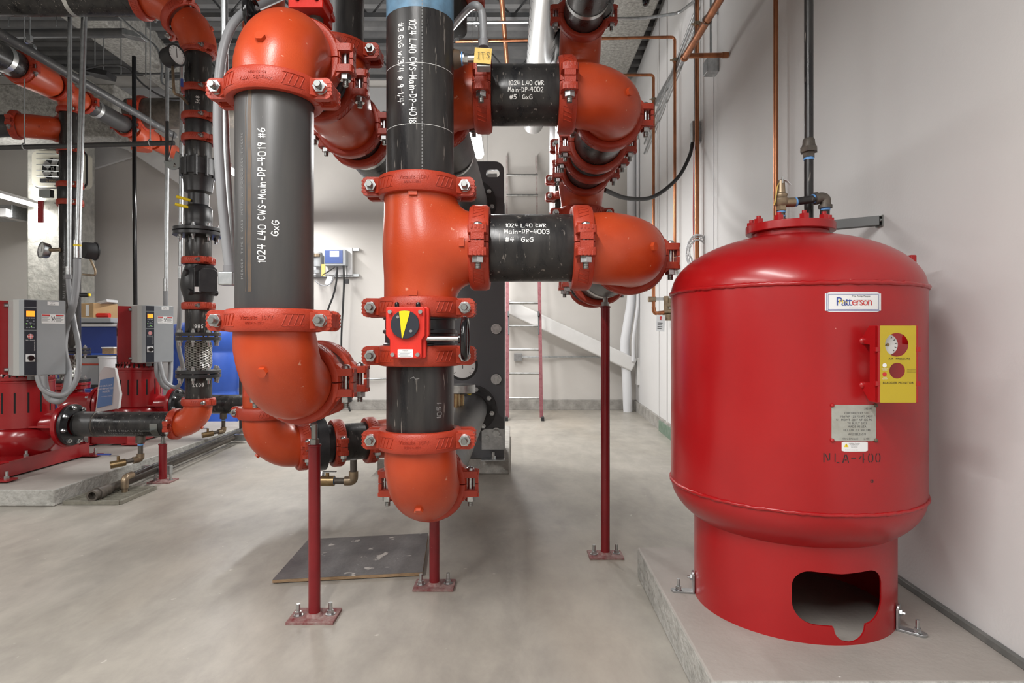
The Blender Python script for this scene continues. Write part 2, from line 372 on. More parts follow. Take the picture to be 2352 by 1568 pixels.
def on_cyl_z(cx, cy, R, ang0, z0, rot=0):
    """u runs round a vertical cylinder (as seen from outside), v runs up; ang0 measured from -Y towards +X"""
    c, s = math.cos(rot), math.sin(rot)
    def fn(u, v):
        u, v = u*c-v*s, u*s+v*c
        t = ang0+u/R; return V(cx+R*math.sin(t), cy-R*math.cos(t), z0+v)
    return fn
def on_cyl_x(y, z, R, ang0, x0):
    """cylinder along X; ang0 from -Y towards +Z"""
    def fn(u, v):
        t = ang0+v/R; return V(x0+u, y-R*math.cos(t), z+R*math.sin(t))
    return fn
def pill(w, h, r, n=5):
    out = []
    for cx, cy, a in ((w/2-r, h/2-r, 0), (-w/2+r, h/2-r, PI/2), (-w/2+r, -h/2+r, PI), (w/2-r, -h/2+r, 1.5*PI)):
        for i in range(n+1):
            t = a+PI/2*i/n; out.append((cx+r*math.cos(t), cy+r*math.sin(t)))
    return out
def disc(cx, cy, r, n=24): return [(cx+r*math.cos(2*PI*i/n), cy+r*math.sin(2*PI*i/n)) for i in range(n)]
def flat(mb, poly, fn): return mb.add([fn(*p) for p in poly], [list(range(len(poly)))])

def holed_plate(outer, holes, o, x, y, d):
    """flat plate with real holes: outline + hole loops filled, then given thickness d"""
    bm = bmesh.new(); loops = [outer]+holes; o = Vector(o); x = Vector(x); y = Vector(y); d = Vector(d)
    for lp in loops:
        vs = [bm.verts.new(o+x*p[0]+y*p[1]) for p in lp]
        for a, b in zip(vs, vs[1:]+vs[:1]): bm.edges.new((a, b))
    bmesh.ops.triangle_fill(bm, edges=bm.edges[:], use_beauty=True); bm.verts.index_update()
    mb = MB(); V0 = [v.co.copy() for v in bm.verts]; F0 = [[v.index for v in f.verts] for f in bm.faces]; bm.free()
    n = len(V0); mb.add(V0+[v+d for v in V0], F0+[[i+n for i in reversed(f)] for f in F0])
    k = 0
    for lp in loops:
        m = len(lp); mb.add([o+x*p[0]+y*p[1] for p in lp]+[o+x*p[0]+y*p[1]+d for p in lp], [(i, (i+1) % m, m+(i+1) % m, m+i) for i in range(m)])
    return mb
# ------------------------------------------------------------------ components
def axes(loc, z, x=None):
    """matrix whose local z runs along z, local x along x"""
    ex, ey, ez = frame(z, x); m = Matrix((ex, ey, ez)).transposed().to_4x4(); m.translation = Vector(loc); return m
# pipe coupling, local: axis z, ears +-x, bolts along y with the nut at -y
def make_coupling():
    t = thing('pipe_coupling', 'x', 'pipe coupling')
    for sg, nm in ((-1, 'housing_segment'), (1, 'housing_segment')):
        b = MB(); g = .012
        a0, a1 = (PI+g, 2*PI-g) if sg < 0 else (g, PI-g)
        b.lathe([(.1105,-.029),(.124,-.033),(.133,-.031),(.1385,-.021),(.1385,.021),(.133,.031),(.124,.033),(.1105,.029)], (0,0,0), Z3, 40, a0, a1, up=X3, closed=True)
        for sx in (-1, 1):
            pad = [(.122,-.030),(.166,-.0305),(.176,-.026),(.1805,-.015),(.1805,.015),(.176,.026),(.166,.0305),(.122,.030)]
            pad = [(p[0]*sx, p[1]) for p in pad]
            b.prism(pad, (0, sg*.022, 0), X3, Z3, (0, sg*.024, 0))
            b.box((sx*.1735, sg*.0125, 0), (.012, .022, .040)); b.box((sx*.131, sg*.014, 0), (.014, .026, .050))
            # gusset running from the ring to the pad
            b.prism([(.128, .020), (.165, .022), (.128, .060), (.118, .064)], (0,0,-.024), X3*sx, Y3*sg, (0,0,.048))
            for q in range(4):
                b.box((sx*.1795, sg*.040, -.0165+q*.011), (.0045, .014, .006))
                b.box((sx*.1715, sg*.0465, -.0165+q*.011), (.010, .002, .006))
        for q in (-52,-45,-38,-31, 31, 38, 45, 52):
            th = math.radians(q); n = V(math.sin(th), sg*math.cos(th), 0); tn = V(math.cos(th), -sg*math.sin(th), 0)
            d = (Z3*.92 + tn*.40).normalized(); b.box(n*.1388, (.0028, .034, .0035), (n.cross(d), d, n))
        for zz in (-.0175, .0175):
            for c0 in (-42, 42):
                a = (-PI/2 if sg < 0 else PI/2)+math.radians(c0)
                b.lathe([(.1380,zz-.0012),(.1402,zz-.0012),(.1402,zz+.0012),(.1380,zz+.0012)], (0,0,0), Z3, 8, a-.23, a+.23, up=X3, closed=True)
        o = b.build(nm, 'cast', t, bevel=.0025)
    for sx in (-1, 1):
        x = sx*.150
        b = MB().lathe([(0,.060),(.008,.0585),(.0135,.054),(.0155,.0465),(.0155,.046)], (x,0,0), Y3, 20, caps=False)
        b.cyl((x,.046,0), (x,-.050,0), .0095, n=16)
        o = b.build('bolt', 'zinc', t)
        MB().cyl((x,-.050,0), (x,-.084,0), .0092, .0088, n=16).torus((x,-.070,0), Y3, .0088, .0012, 16, 5).torus((x,-.076,0), Y3, .0088, .0012, 16, 5).torus((x,-.082,0), Y3, .0086, .0012, 16, 5).build('stud_end', 'stud', o)
        MB().cyl((x,-.046,0), (x,-.0485,0), .019, n=24).hex((x,-.0485,0), -Y3, .0335, .0175).build('nut', 'zinc', t, bevel=.001)
    b = MB().lathe([(.1095,-.020),(.1150,-.020),(.1150,.020),(.1095,.020)], (0,0,0), Z3, 40, closed=True); b.build('gasket', 'rubber', t)
    return t
CPL = make_coupling(); CUSED = [False]
def coupling(label, loc, axis, ear, k=1., flip=False, group=None):
    """axis = pipe direction, ear = direction of the ears; the nut looks along axis x ear negated"""
    o = copy_tree(CPL) if CUSED[0] else CPL; tree(CPL); CUSED[0] = True
    m = axes(loc, axis, ear)
    if k != 1: m = m @ Matrix.Diagonal((k, k, k, 1))
    o.location = Vector(loc); o.rotation_euler = m.to_3x3().normalized().to_euler(); o.scale = (k, k, k)
    WL[o.name] = Vector(loc)
    tag(o, label, 'pipe coupling', group); return o
def cpv(label, x, y, z, k=1, th=0, group=None):      # on a vertical pipe, nuts face the camera
    return coupling(label, (x, y, z), Z3, (math.cos(th), math.sin(th), 0), k, group=group)
def cpx(label, x, y, z, k=1, group=None, ax=X3):                 # on a pipe running left-right, nuts hang below
    ax = Vector(ax).normalized(); ear = (Z3.cross(ax)).normalized()   # y = z x x must be +Z -> ear = Y cross axis
    return coupling(label, (x, y, z), ax, ear, k, group=group)
def cpy(label, x, y, z, k=1, group=None): return cpx(label, x, y, z, k, group, Y3)

def elbow_mesh(corner, d1, d2, k=1., c=.197, nub=True, n=48):
    corner = Vector(corner); d1 = Vector(d1).normalized(); d2 = Vector(d2).normalized(); r = .1095*k; c *= k
    t = c-.018*k; th = PI-math.acos(max(-1, min(1, d1.dot(d2)))); R = t/math.tan(th/2)
    bis = (d1+d2).normalized(); cen = corner+bis*(R/math.cos(th/2))
    p1 = corner+d1*t; u = (p1-cen).normalized(); w = -d1
    N = max(6, int(th/(PI/2)*20)); pts = [corner+d1*c, corner+d1*(c-.004*k)]; rad = [r, r*1.0]
    for i in range(N+1):
        a = th*i/N; pts.append(cen+u*(R*math.cos(a))+w*(R*math.sin(a)))
        e = min(i, N-i)/N; rad.append(r*(1.03+.05*min(1, e*5)))
    pts += [corner+d2*(c-.004*k), corner+d2*c]; rad += [r, r]
    b = MB().sweep(pts, rad, n)
    if nub:
        fr = nub if isinstance(nub, float) else .5; an = th*fr; rd = (u*math.cos(an)+w*math.sin(an)).normalized()
        mid = cen+rd*R; b.hex(mid+rd*(r*1.07), rd, .026*k, .012*k)
        s = d1.cross(d2).normalized()
        b.box(cen+(u*(R*math.cos(th/2))+w*(R*math.sin(th/2)))-bis*r*1.085, (.003*k, .11*k, .003*k), (s, w, bis)) if False else None
    return b
def elbow(label, corner, d1, d2, k=1., c=.197, m='orange', nub=True, cat='pipe elbow', group=None):
    o = elbow_mesh(corner, d1, d2, k, c, nub, 48 if k >= 1 else 32).build('pipe_elbow', m); return tag(o, label, cat, group)
def pipe(label, a, b, k=1., m='pipe', name='steel_pipe', group=None, r=None, extra=None):
    r = .1095*k if r is None else r
    a = Vector(a); b = Vector(b); L = (b-a).length
    o = MB().lathe([(r-.004,0),(r-.001,.0005),(r,.004),(r,L*.5),(r,L-.004),(r-.001,L-.0005),(r-.004,L)], a, b-a, 48 if r > .08 else 24).build(name, m)
    return tag(o, label, 'pipe', group)
_tee = []
def tee_mesh(b, ax, br, k=1., c=.197):
    """cast tee: run along ax, branch along br; blended union of the two barrels sampled from the centre"""
    if not _tee:
        R = .1165; kk = .075; n, m = 144, 96; ks = []
        def g(x, y, z):
            d1 = math.sqrt(x*x+y*y)-R; xx = min(0, x-.035); d2 = math.sqrt(xx*xx+y*y+z*z)-R*.985
            h = max(kk-abs(d1-d2), 0)/kk; return min(d1, d2)-h*h*kk*.25
        for i in range(m+1):
            ph = PI*i/m
            for j in range(n):
                th = 2*PI*j/n; d = (math.sin(ph)*math.cos(th), math.sin(ph)*math.sin(th), math.cos(ph))
                rmax = min(c/abs(d[2]) if abs(d[2]) > 1e-6 else 9, c/d[0] if d[0] > 1e-6 else 9, .32)
                r = rmax
                if g(*(q*r for q in d)) > 0:
                    while r > .05 and g(*(q*r for q in d)) > 0: r -= .006
                    lo, hi = r, r+.006
                    for _ in range(9):
                        md = (lo+hi)/2
                        if g(*(q*md for q in d)) > 0: hi = md
                        else: lo = md
                    r = lo
                ks.append(tuple(q*r for q in d))
        fs = [(i*n+j, i*n+(j+1) % n, (i+1)*n+(j+1) % n, (i+1)*n+j) for i in range(m) for j in range(n)]
        _tee.append((ks, fs))
    ks, fs = _tee[0]; ax = Vector(ax); br = Vector(br); sd = ax.cross(br)
    b.add([(br*p[0]+sd*p[1]+ax*p[2])*k for p in ks], fs, True); return b
def band(label, loc, axis, r=.1095, w=.03):
    axis = Vector(axis).normalized(); loc = Vector(loc)
    o = MB().lathe([(r+.0006,-w/2),(r+.003,-w/2),(r+.003,w/2),(r+.0006,w/2)], loc, axis, 40, closed=True).build('pipe_band', 'seal'); return tag(o, label, 'pipe band')

# butterfly valve; local: pipe axis z, stem towards -y, handwheel along +x
def butterfly(label, xf, stem=.185, wheel=.19, gearless=False, plate=True, L=.135, name='butterfly_valve', hz=-.022):
    t = thing(name, label, 'valve', xf.translation)
    MB().lathe([(.109,-L/2),(.109,-.050),(.119,-.047),(.119,-.040),(.1135,-.036),(.1135,-.008),(.121,-.004),(.121,.004),(.1135,.008),(.1135,.036),(.119,.040),(.119,.047),(.109,.050),(.109,L/2)], (0,0,0), Z3, 48).build('valve_body', 'black', t, xf=xf)
    MB().cyl((-.02,-.10,0), (-.02,-stem+.03,0), .026, n=20).box((-.02,-stem+.034,0), (.075,.008,.075)).build('stem_neck', 'iron', t, xf=xf)
    yf = -stem
    g = MB(); poly = [(-.078,.070),(-.074,.074),(.034,.074),(.040,.068),(.040,-.012),(.030,-.026),(.030,-.078),(.026,-.082),(-.062,-.082),(-.066,-.078),(-.066,-.026),(-.078,-.012)]
    g.prism(poly, (0,yf+.008,0), X3, Z3, (0,.020,0)).prism([(p[0]*1.0+.006, p[1]) for p in poly], (.004,yf+.026,0), X3, Z3, (0,.030,0))
    go = g.build('gear_box', 'brightred', t, bevel=.004, xf=xf)
    MB().cyl((-.019,yf+.008,.020), (-.019,yf-.003,.020), .0425, n=40).build('position_indicator', 'panel', go, bevel=.001, xf=xf)
    MB().prism([(-.0165,.0390),(-.010,.0405),(0,.0412),(.010,.0405),(.0165,.0390),(-.006,-.0405),(-.008,-.0405)], (-.0195,yf-.0032,.020), X3, Z3, (0,-.0012,0)).build('yellow_pointer', 'yellow', go, xf=xf)
    for p in ((-.064,.058),(.027,.058),(-.056,-.070),(.019,-.070),(-.040,.0425),(-.001,.0005)):
        MB().cyl((p[0],yf+.009,p[1]), (p[0],yf-.0045,p[1]), .0062 if abs(p[1]) > .045 else .0045, n=14).build('screw', 'zinc', go, xf=xf)
    for xx in (-.048, .016):
        MB().lathe([(.007,0),(.007,.010),(.005,.014),(0,.0155)], (xx,yf+.028,.074), Z3, 14, caps=False).build('rubber_cap', 'gloss', go, xf=xf)
    if plate:
        pl = MB().prism(pill(.046,.024,.002), (-.019,yf+.0078,-.066), X3, Z3, (0,-.0012,0)).build('rating_plate', 'white', go, xf=xf)
        w = MB(); fn = on_plane((-.019,yf+.0062,-.066), X3, Z3)
        put_text(w, 'Victaulic', .0052, fn, 0, .0078)
        for i in range(4): w.add([fn(-.02+.004*(i % 2), .003-i*.0042), fn(.019-.005*(i % 3), .003-i*.0042), fn(.019-.005*(i % 3), .0038-i*.0042), fn(-.02+.004*(i % 2), .0038-i*.0042)], [(0,1,2,3)])
        w.build('plate_print', 'greyink', pl, xf=xf)
    MB().cyl((.03,yf+.035,hz), (wheel-.006,yf+.035,hz), .0075, n=16).build('wheel_shaft', 'zinc', t, xf=xf)
    h = MB().torus((wheel+.008,yf+.035,hz), X3, .058, .0110, 40, 12).cyl((wheel-.012,yf+.035,hz), (wheel+.012,yf+.035,hz), .015, n=20)
    h.lathe([(.014,-.002),(.056,.006),(.056,.010),(.014,.004)], (wheel,yf+.035,hz), X3, 40, closed=True)
    h.build('handwheel', 'gloss', t, xf=xf)
    return t
def flange(mb, c, axis, R, r, th, n=8, af=.024, bl=.03, holes=True):
    c = Vector(c); x, y, a = frame(axis)
    mb.lathe([(r,0),(R,0),(R,th),(r,th)], c, a, 40, closed=True)
def flange_bolts(parent, c, axis, Rb, n, th, af=.024, m='zinc', name='flange_bolt', off=.2):
    c = Vector(c); x, y, a = frame(axis)
    for i in range(n):
        t = 2*PI*i/n+off; p = c+(x*math.cos(t)+y*math.sin(t))*Rb
        MB().hex(p+a*th, a, af, af*.55).hex(p, -a, af, af*.6).cyl(p+a*(th+af*1.0), p-a*(af*1.5), af*.30, n=10).build(name, m, parent)
def post(label, x, y, z0, ztop, pw=.155, pd=.10, r=.0205, rod=.06, zrod=None):
    t = thing('support_post', label, 'support post', (x, y, z0))
    MB().cyl((x,y,z0+.010), (x,y,ztop), r, n=28).lathe([(r,0),(r+.0035,.001),(r+.0035,.006),(r,.008)], (x,y,ztop-.008), Z3, 28, caps=False).build('post_tube', 'post', t)
    MB().box((x,y,z0+.005), (pw,pd,.010)).lathe([(r+.010,0),(r+.006,.006),(r,.011)], (x,y,z0+.010), Z3, 28, caps=False).build('base_plate', 'dustypost', t, bevel=.0015)
    for s in (-1, 1):
        q = x+s*pw*.335
        MB().cyl((q,y+.005*s,z0+.010), (q,y+.005*s,z0+.013), .017, n=20).hex((q,y+.005*s,z0+.013), Z3, .020, .012).cyl((q,y+.005*s,z0+.010), (q,y+.005*s,z0+.052), .0068, n=12).build('anchor_bolt', 'zinc', t)
    if rod:
        MB().hex((x,y,ztop), Z3, .030, .018).cyl((x,y,ztop), (x,y,zrod or ztop+rod), .011, n=14).build('threaded_rod', 'stud', t)
    return t
def gauge(label, c, face, r=.06, d=.045, body='matteblack', stem=None):
    c = Vector(c); x, y, a = frame(face, Z3); t = thing('pressure_gauge', label, 'gauge', c)
    MB().lathe([(0,-d),(r*.9,-d),(r*.97,-d*.8),(r*1.0,0),(r*1.08,.002),(r*1.08,.010),(r*.93,.012),(r*.90,.004)], c, a, 32, caps=False).build('gauge_case', body, t)
    MB().cyl(c+a*.0005, c+a*.005, r*.91, n=32).build('gauge_dial', 'dial', t)
    nd = MB().box(c+a*.0062+x*r*.2, (r*.9, r*.05, .001), (x, y, a)); 
    for i in range(11):
        th = math.radians(-135+27*i); d2 = x*math.cos(th)+y*math.sin(th)
        nd.box(c+a*.0062+d2*r*.76, (r*.14, r*.03, .001), (d2, a.cross(d2), a))
    nd.build('gauge_needle', 'ink', t)
    if stem: MB().sweep(smoothpath([c-Z3*r*.9-a*d*.4]+[Vector(q) for q in stem], .02), .009, 10).build('gauge_siphon', 'bronze', t)
    return t
def text3(mb, t, size, fn3, depth, dx=0, dy=0, space=1.0, align='CENTER'):
    cu = bpy.data.curves.new('t', 'FONT'); cu.body = t; cu.size = size; cu.align_x = align; cu.align_y = 'CENTER'; cu.space_character = space
    cu.resolution_u = 2; cu.extrude = depth/2
    ob = bpy.data.objects.new('t', cu); me = ob.to_mesh()
    mb.add([fn3(v.co.x+dx, v.co.y+dy, v.co.z) for v in me.vertices], [list(p.vertices) for p in me.polygons])
    ob.to_mesh_clear(); bpy.data.objects.remove(ob); bpy.data.curves.remove(cu); return mb
def cyl3(cx, cy, R, ang0, z0, rot=0):
    def fn(u, v, w): return on_cyl_z(cx, cy, R+w, ang0*1.0, z0, rot)(u*(R+w)/R if not rot else u, v)
    return fn
def struct(o): o['kind'] = 'structure'; return o
# ================================================================== SETTING
YB = 8.4; ZC = 4.6
def wx(y): return 1.27+.052*y
def strip(name, m, pts, h0, h1):
    return MB().prism([(p[0], p[1]) for p in pts], (0,0,h0), X3, Y3, (0,0,h1-h0)).build(name, m)
struct(strip('floor', 'floor', [(-8.2,-3.6),(2.0,-3.6),(2.0,8.7),(-8.2,8.7)], -.12, 0))
struct(strip('wall_right', 'wallr', [(wx(-3.6),-3.6),(wx(-3.6)+.2,-3.6),(wx(8.6)+.2,8.6),(wx(8.6),8.6)], 0, ZC))
struct(strip('wall_back', 'wall', [(-8.2,YB),(wx(YB),YB),(wx(YB),YB+.2),(-8.2,YB+.2)], 0, ZC))
struct(strip('wall_left', 'wall', [(-8.2,-3.6),(-8.0,-3.6),(-8.0,YB),(-8.2,YB)], 0, ZC))
struct(strip('wall_front', 'wall', [(-8.0,-3.6),(wx(-3.4),-3.6),(wx(-3.4),-3.4),(-8.0,-3.4)], 0, ZC))
cb = MB(); y = -3.6; prof = []
while y < 8.6:
    prof += [(y,0),(y+.09,0),(y+.12,-.075),(y+.21,-.075)]; y += .24
prof.append((y,0)); poly = prof+[(y,.12),(-3.6,.12)]
cb.prism(poly, (-8.2,0,ZC+.075), Y3, Z3, (10.4,0,0))
struct(cb.build('ceiling', 'deck'))
# light closure strip where the deck meets the back wall
struct(MB().box((-3.3,YB-.012,4.22), (9.6,.02,.42)).build('trim_1', 'decklight'))
struct(MB().box(((wx(YB)-3.0)/2+.0,YB-.03,.07), (wx(YB)+3.0,.06,.14)).build('baseboard_back', 'curb', bevel=.006))
b = MB(); b.prism([(wx(2.6)-.02,2.6),(wx(2.6)-.001,2.6),(wx(8.33)-.001,8.33),(wx(8.33)-.035,8.33)], (0,0,0), X3, Y3, (0,0,.13)); struct(b.build('baseboard_right', 'curb'))
# thin dark base trim on the tank pad
PZ = .124
b = MB(); b.prism([(wx(1.52)-.018,1.52),(wx(1.52)-.001,1.52),(wx(2.55)-.001,2.55),(wx(2.55)-.018,2.55)], (0,0,PZ), X3, Y3, (0,0,.022)); struct(b.build('trim_2', 'caulk', bevel=.003))
# concrete pads
def rough_pad(name, label, poly, h, m='pad', sub=5):
    o = MB().prism(poly, (0,0,0), X3, Y3, (0,0,h)).build(name, m, bevel=.008, seg=3); o.data.materials.append(M['roughconc'])
    for p in o.data.polygons:
        if abs(p.normal.z) < .5: p.material_index = 1
    return tag(o, label, 'concrete pad')
rough_pad('concrete_pad', 'low concrete housekeeping pad under the big red expansion tank', [(.505,1.538),(wx(1.538)-.001,1.538),(wx(2.53)-.001,2.53),(.52,2.53)], PZ)
rough_pad('concrete_pad', 'long concrete housekeeping pad carrying the two dark red pumps', [(-6.0,3.58),(-2.69,3.58),(-2.71,6.5),(-6.0,6.5)], .099)
rough_pad('concrete_pad', 'rough concrete pad under the charcoal heat exchanger', [(-.98,4.43),(-.02,4.43),(-.02,6.1),(-.98,6.1)], .11, 'curb')
# overhead fireproofed beams, concrete column
def beam(label, x0, x1, y0, y1, z0, z1, m='fireproof'):
    b = MB(); nx, ny = 6, 40
    o = MB().box(((x0+x1)/2, (y0+y1)/2, (z0+z1)/2), (x1-x0, y1-y0, z1-z0)).build('ceiling_beam', m, bevel=.03)
    return tag(o, label, 'beam')
beam('fireproofed ceiling beam running back above the right hand riser', .95, 1.5, -3.3, 8.39, 4.40, 4.66)
beam('fireproofed ceiling beam running back above the far left pipes', -4.65, -4.25, -3.3, 8.39, 4.28, 4.66)
beam('fireproofed crosswise beam behind the low left header pipe', -8.0, -4.7, 7.2, 7.6, 3.35, 4.0)
co = MB().box((-5.83,7.9,2.2), (.52,.5,4.4)).build('concrete_column', 'colconc', bevel=.02); tag(co, 'rough textured grey concrete column behind the left pump', 'column')
for i, yy in enumerate((3.2, 4.6, 6.0, 7.4)):
    t = thing('bar_joist', ['dark steel roof joist nearest the camera under the deck', 'dark steel roof joist second from the camera under the deck', 'dark steel roof joist third from the camera under the deck', 'dark steel roof joist closest to the back wall'][i], 'roof joist', (-3.2,yy,ZC-.5), 'roof joists under the deck')
    MB().box((-1.66,yy,ZC-.03), (5.1,.08,.05)).build('top_chord', 'darksteel', t); MB().box((-1.66,yy,ZC-.45), (5.1,.07,.045)).build('bottom_chord', 'darksteel', t)
    w = MB(); x = -4.2
    while x < .2:
        w.cyl((x,yy,ZC-.45), (x+.35,yy,ZC-.04), .011, n=6); w.cyl((x+.35,yy,ZC-.04), (x+.7,yy,ZC-.45), .011, n=6); x += .7
    w.build('web_bars', 'darksteel', t)
# ================================================================== LIGHTS
def strip_light(label, x, y0, y1, z=2.615, power=40, rods=True):
    t = thing('strip_light', label, 'strip light', (x,(y0+y1)/2,z), 'suspended strip lights')
    MB().box((x,(y0+y1)/2,z+.055), (.10,y1-y0,.035)).build('lamp_housing', 'lampbody', t, bevel=.004)
    MB().lathe([(.040,0),(.040,y1-y0-.02)], (x,y0+.01,z+.038), Y3, 16, PI/2, 3*PI/2, up=Z3).build('diffuser', 'lamp', t)
    if rods:
        for yy in (y0+.12, y1-.12): MB().cyl((x,yy,z+.07), (x,yy,ZC+.02), .0025, n=6).build('hanger_wire', 'galv', t)
    ld = bpy.data.lights.new('strip_lamp', 'AREA'); ld.shape = 'RECTANGLE'; ld.size = .09; ld.size_y = y1-y0; ld.energy = power; ld.color = (1,.985,.965)
    lu = ld.copy(); lu.energy = power*.5; lq = bpy.data.objects.new('added_uplight', lu); C.objects.link(lq); lq.location = (0,0,.085); lq.rotation_euler = (PI,0,0); lq.parent = t  # extra upward lamp added to each fixture to lighten the upper walls
    lo = bpy.data.objects.new('strip_lamp', ld); C.objects.link(lo); lo.location = (0,0,-.012); lo.parent = t
    return t
strip_light('lit strip light running back in front of the concrete column', -5.94, 6.75, 7.95, power=22)
strip_light('short lit strip light seen between the left riser and the tall grey pipe', -2.78, 5.78, 6.9, power=34)
strip_light('lit strip light hidden behind the tall grey pipe', -2.78, 7.0, 8.0, power=24)
strip_light('lit strip light seen beside the top of the heat exchanger', -.30, 4.45, 5.55, power=62)
strip_light('lit strip light hidden behind the heat exchanger', -.30, 6.2, 7.7, power=48)
strip_light('strip light above and left of the camera', -2.3, -1.4, 1.1, power=85)
strip_light('strip light overhead just left of the camera', -.5, -1.5, .95, z=2.75, power=80)
strip_light('strip light far left of the camera', -5.4, 0.2, 2.6, power=80)
# ================================================================== MAIN LINE A (grey vertical pipe, left)
AX, AY = -.70, 1.80; ZA0, ZA1 = 1.041, 1.709
pA = pipe('thick grey vertical pipe marked in white with 4019 #6', (AX,AY,ZA0), (AX,AY,ZA1), m='greypipe')
def writing(parent, lines, h, w, fn, fit=None, lead=1.55, name='marker_writing', m='chalk', jit=.06, center=False):
    k = 1
    if fit:
        W = max(strokes(t, h, w)[1] for t in lines); k = fit/W
    return ink_mesh(lines, h, w, lambda u, v: fn(u*k, v), lead, jit, center).build(name, m, parent)
writing(pA, ['1024 L40 CWS-Main-DP-4019 #6'], .020, .0028, on_cyl_z(AX,AY,.1100,math.radians(8),1.197,PI/2), .375)
writing(pA, ['GxG'], .018, .0026, on_cyl_z(AX,AY,.1100,math.radians(26),1.275,PI/2), .042)
b = MB(); put_text(b, 'MERCER  TYPE E  SA53  XSTR  W  POOODA50  FVFE570', .013, on_cyl_z(AX,AY,.1100,math.radians(-30),1.36,PI/2), space=1.3); b.build('mill_stencil', 'faint', pA)
rs = MB(); 
for (a0, a1) in ((-19,-13),(-23.5,-22)):
    vs = []; n = 24
    for i in range(n+1):
        z = 1.12+(1.68-1.12)*i/n; wv = .6*math.sin(i*1.7)+.4*math.sin(i*.9)
        for a in (a0+wv, a1+wv*.6): th = math.radians(a); vs.append((AX+.1098*math.sin(th), AY-.1098*math.cos(th), z))
    rs.add(vs, [(2*i,2*i+1,2*i+3,2*i+2) for i in range(n)])
rs.build('rust_streak', 'rust', pA)
tops = ['orange coupling at the top of the thick grey pipe', 'orange coupling at the foot of the thick grey pipe']
c1 = cpv(tops[0], AX, AY, ZA1); c2 = cpv(tops[1], AX, AY, ZA0)
def cast_letters(root, z, x, y, flip=False):
    b = MB(); fn = cyl3(x, y, .1392, 0, z, PI if flip else 0)
    f2 = (lambda u, v, w: fn(u, v, w))
    text3(b, 'Victaulic  107V', .0155, f2, .0018, 0, .006); text3(b, '8/219.1-107V', .0095, f2, .0015, -.004, -.009)
    b.build('cast_lettering', 'cast', root)
cast_letters(c1, ZA1, AX, AY, True); cast_letters(c2, ZA0, AX, AY)
elbow('large orange elbow at the top of the thick grey pipe', (AX,AY,ZA1+.197), -Z3, Y3, nub=.22)
elbow('scuffed orange elbow at the foot of the thick grey pipe', (AX,AY,ZA0-.197), Z3, Y3, nub=.28)
ZT = ZA1+.197; ZL = ZA0-.197
# upper run going back
cpy('orange coupling behind the large top left elbow', AX, 2.015, ZT)
butterfly('black butterfly valve behind the top left elbow with a red gear box above', axes((AX,2.11,ZT), -Y3, -X3), wheel=.20, stem=.245, plate=False)
cpy('orange coupling between the top left valve and the red tee', AX, 2.205, ZT)
b = MB(); tee_mesh(b, Y3, Z3); b.v = [v+V(AX,2.42,ZT) for v in b.v]; tag(b.build('pipe_tee', 'orange'), 'red tee behind the top left elbow with a black riser above', 'pipe tee')
cpv('red coupling under the black pipe above the top left tee', AX, 2.42, ZT+.205)
pipe('black vertical pipe rising out of view behind the top left elbow', (AX,2.42,ZT+.21), (AX,2.42,4.5))
cpy('red coupling on the far side of the top left tee', AX, 2.625, ZT)
pipe('short black pipe between two red couplings behind the tall centre pipe', (AX,2.63,ZT), (AX,2.80,ZT))
cpy('red coupling half hidden behind the left edge of the tall centre pipe', AX, 2.79, ZT)
pipe('black pipe running back from the top left tee with a pale band', (AX,2.80,ZT), (AX,4.2,ZT), m='pipe')
band('pale metal band on the black pipe behind the tall centre pipe', (AX,2.90,ZT), Y3, w=.035)
# lower run
cpy('red coupling behind the scuffed left elbow, nearer of the pair', AX, 2.02, ZL)
cpy('red coupling behind the scuffed left elbow, farther of the pair', AX, 2.205, ZL)
pipe('pale grey nipple squeezed between the paired couplings behind the scuffed elbow', (AX,2.05,ZL), (AX,2.18,ZL), m='greypipe', name='pipe_nipple', r=.116)
elbow('red elbow turning left behind the scuffed left elbow', (AX,2.42,ZL), -Y3, -X3)
post('red support post under the scuffed left elbow', AX, 2.16, 0, .615, pw=.165, pd=.115, rod=.07)
# ================================================================== LINE C (behind A, low)
s = 413.; CXX, CYY, CZ = -1.38, 3.39, .372
dC = Vector((.86,.5,0)).normalized()
pipe('red painted vertical pipe behind the foot of the thick grey pipe', (CXX,CYY,CZ+.2), (CXX,CYY,3.4), m='orange', name='painted_pipe')
coupling('red coupling low behind the scuffed left elbow', (CXX,CYY,CZ+.205), Z3, (.95,-.3,0))
elbow('large red elbow low behind the red support post', (CXX,CYY,CZ), Z3, dC, nub=True)
def onC(d, h=0): return Vector((CXX,CYY,CZ+h))+dC*d
cpx('red coupling joining the low red elbow to the black valve', *onC(.205), ax=dC)
vt = thing('butterfly_valve', 'black lugged valve behind the red support post', 'valve', onC(.30))
MB().lathe([(.108,-.07),(.108,-.03),(.150,-.028),(.150,.028),(.108,.03),(.108,.07)], onC(.30), dC, 40).build('valve_body', 'black', vt)
MB().cyl(onC(.30,.13), onC(.30,.22), .030, n=16).box(onC(.30,.23), (.09,.07,.02)).cyl(onC(.30,.24), onC(.30,.27), .018, n=12).build('stem_neck', 'black', vt)
MB().box(onC(.38,.25), (.22,.03,.012), (dC, dC.cross(-Z3), Z3)).build('lever', 'black', vt)
MB().cyl(onC(.30,-.14)+V(.05,-.1,0), onC(.30,-.18)+V(.05,-.12,0), .014, n=12).build('drain_cock', 'zinc', vt)
cpx('red coupling to the right of the black lugged valve', *onC(.40), ax=dC)
pipe('short black pipe low behind the centre elbow', onC(.40), onC(.60))
cpx('red coupling at the right end of the low black pipe', *onC(.60), ax=dC)
elbow('red elbow low beside the tall centre pipe', onC(.80), -dC, (.5,.86,.12))
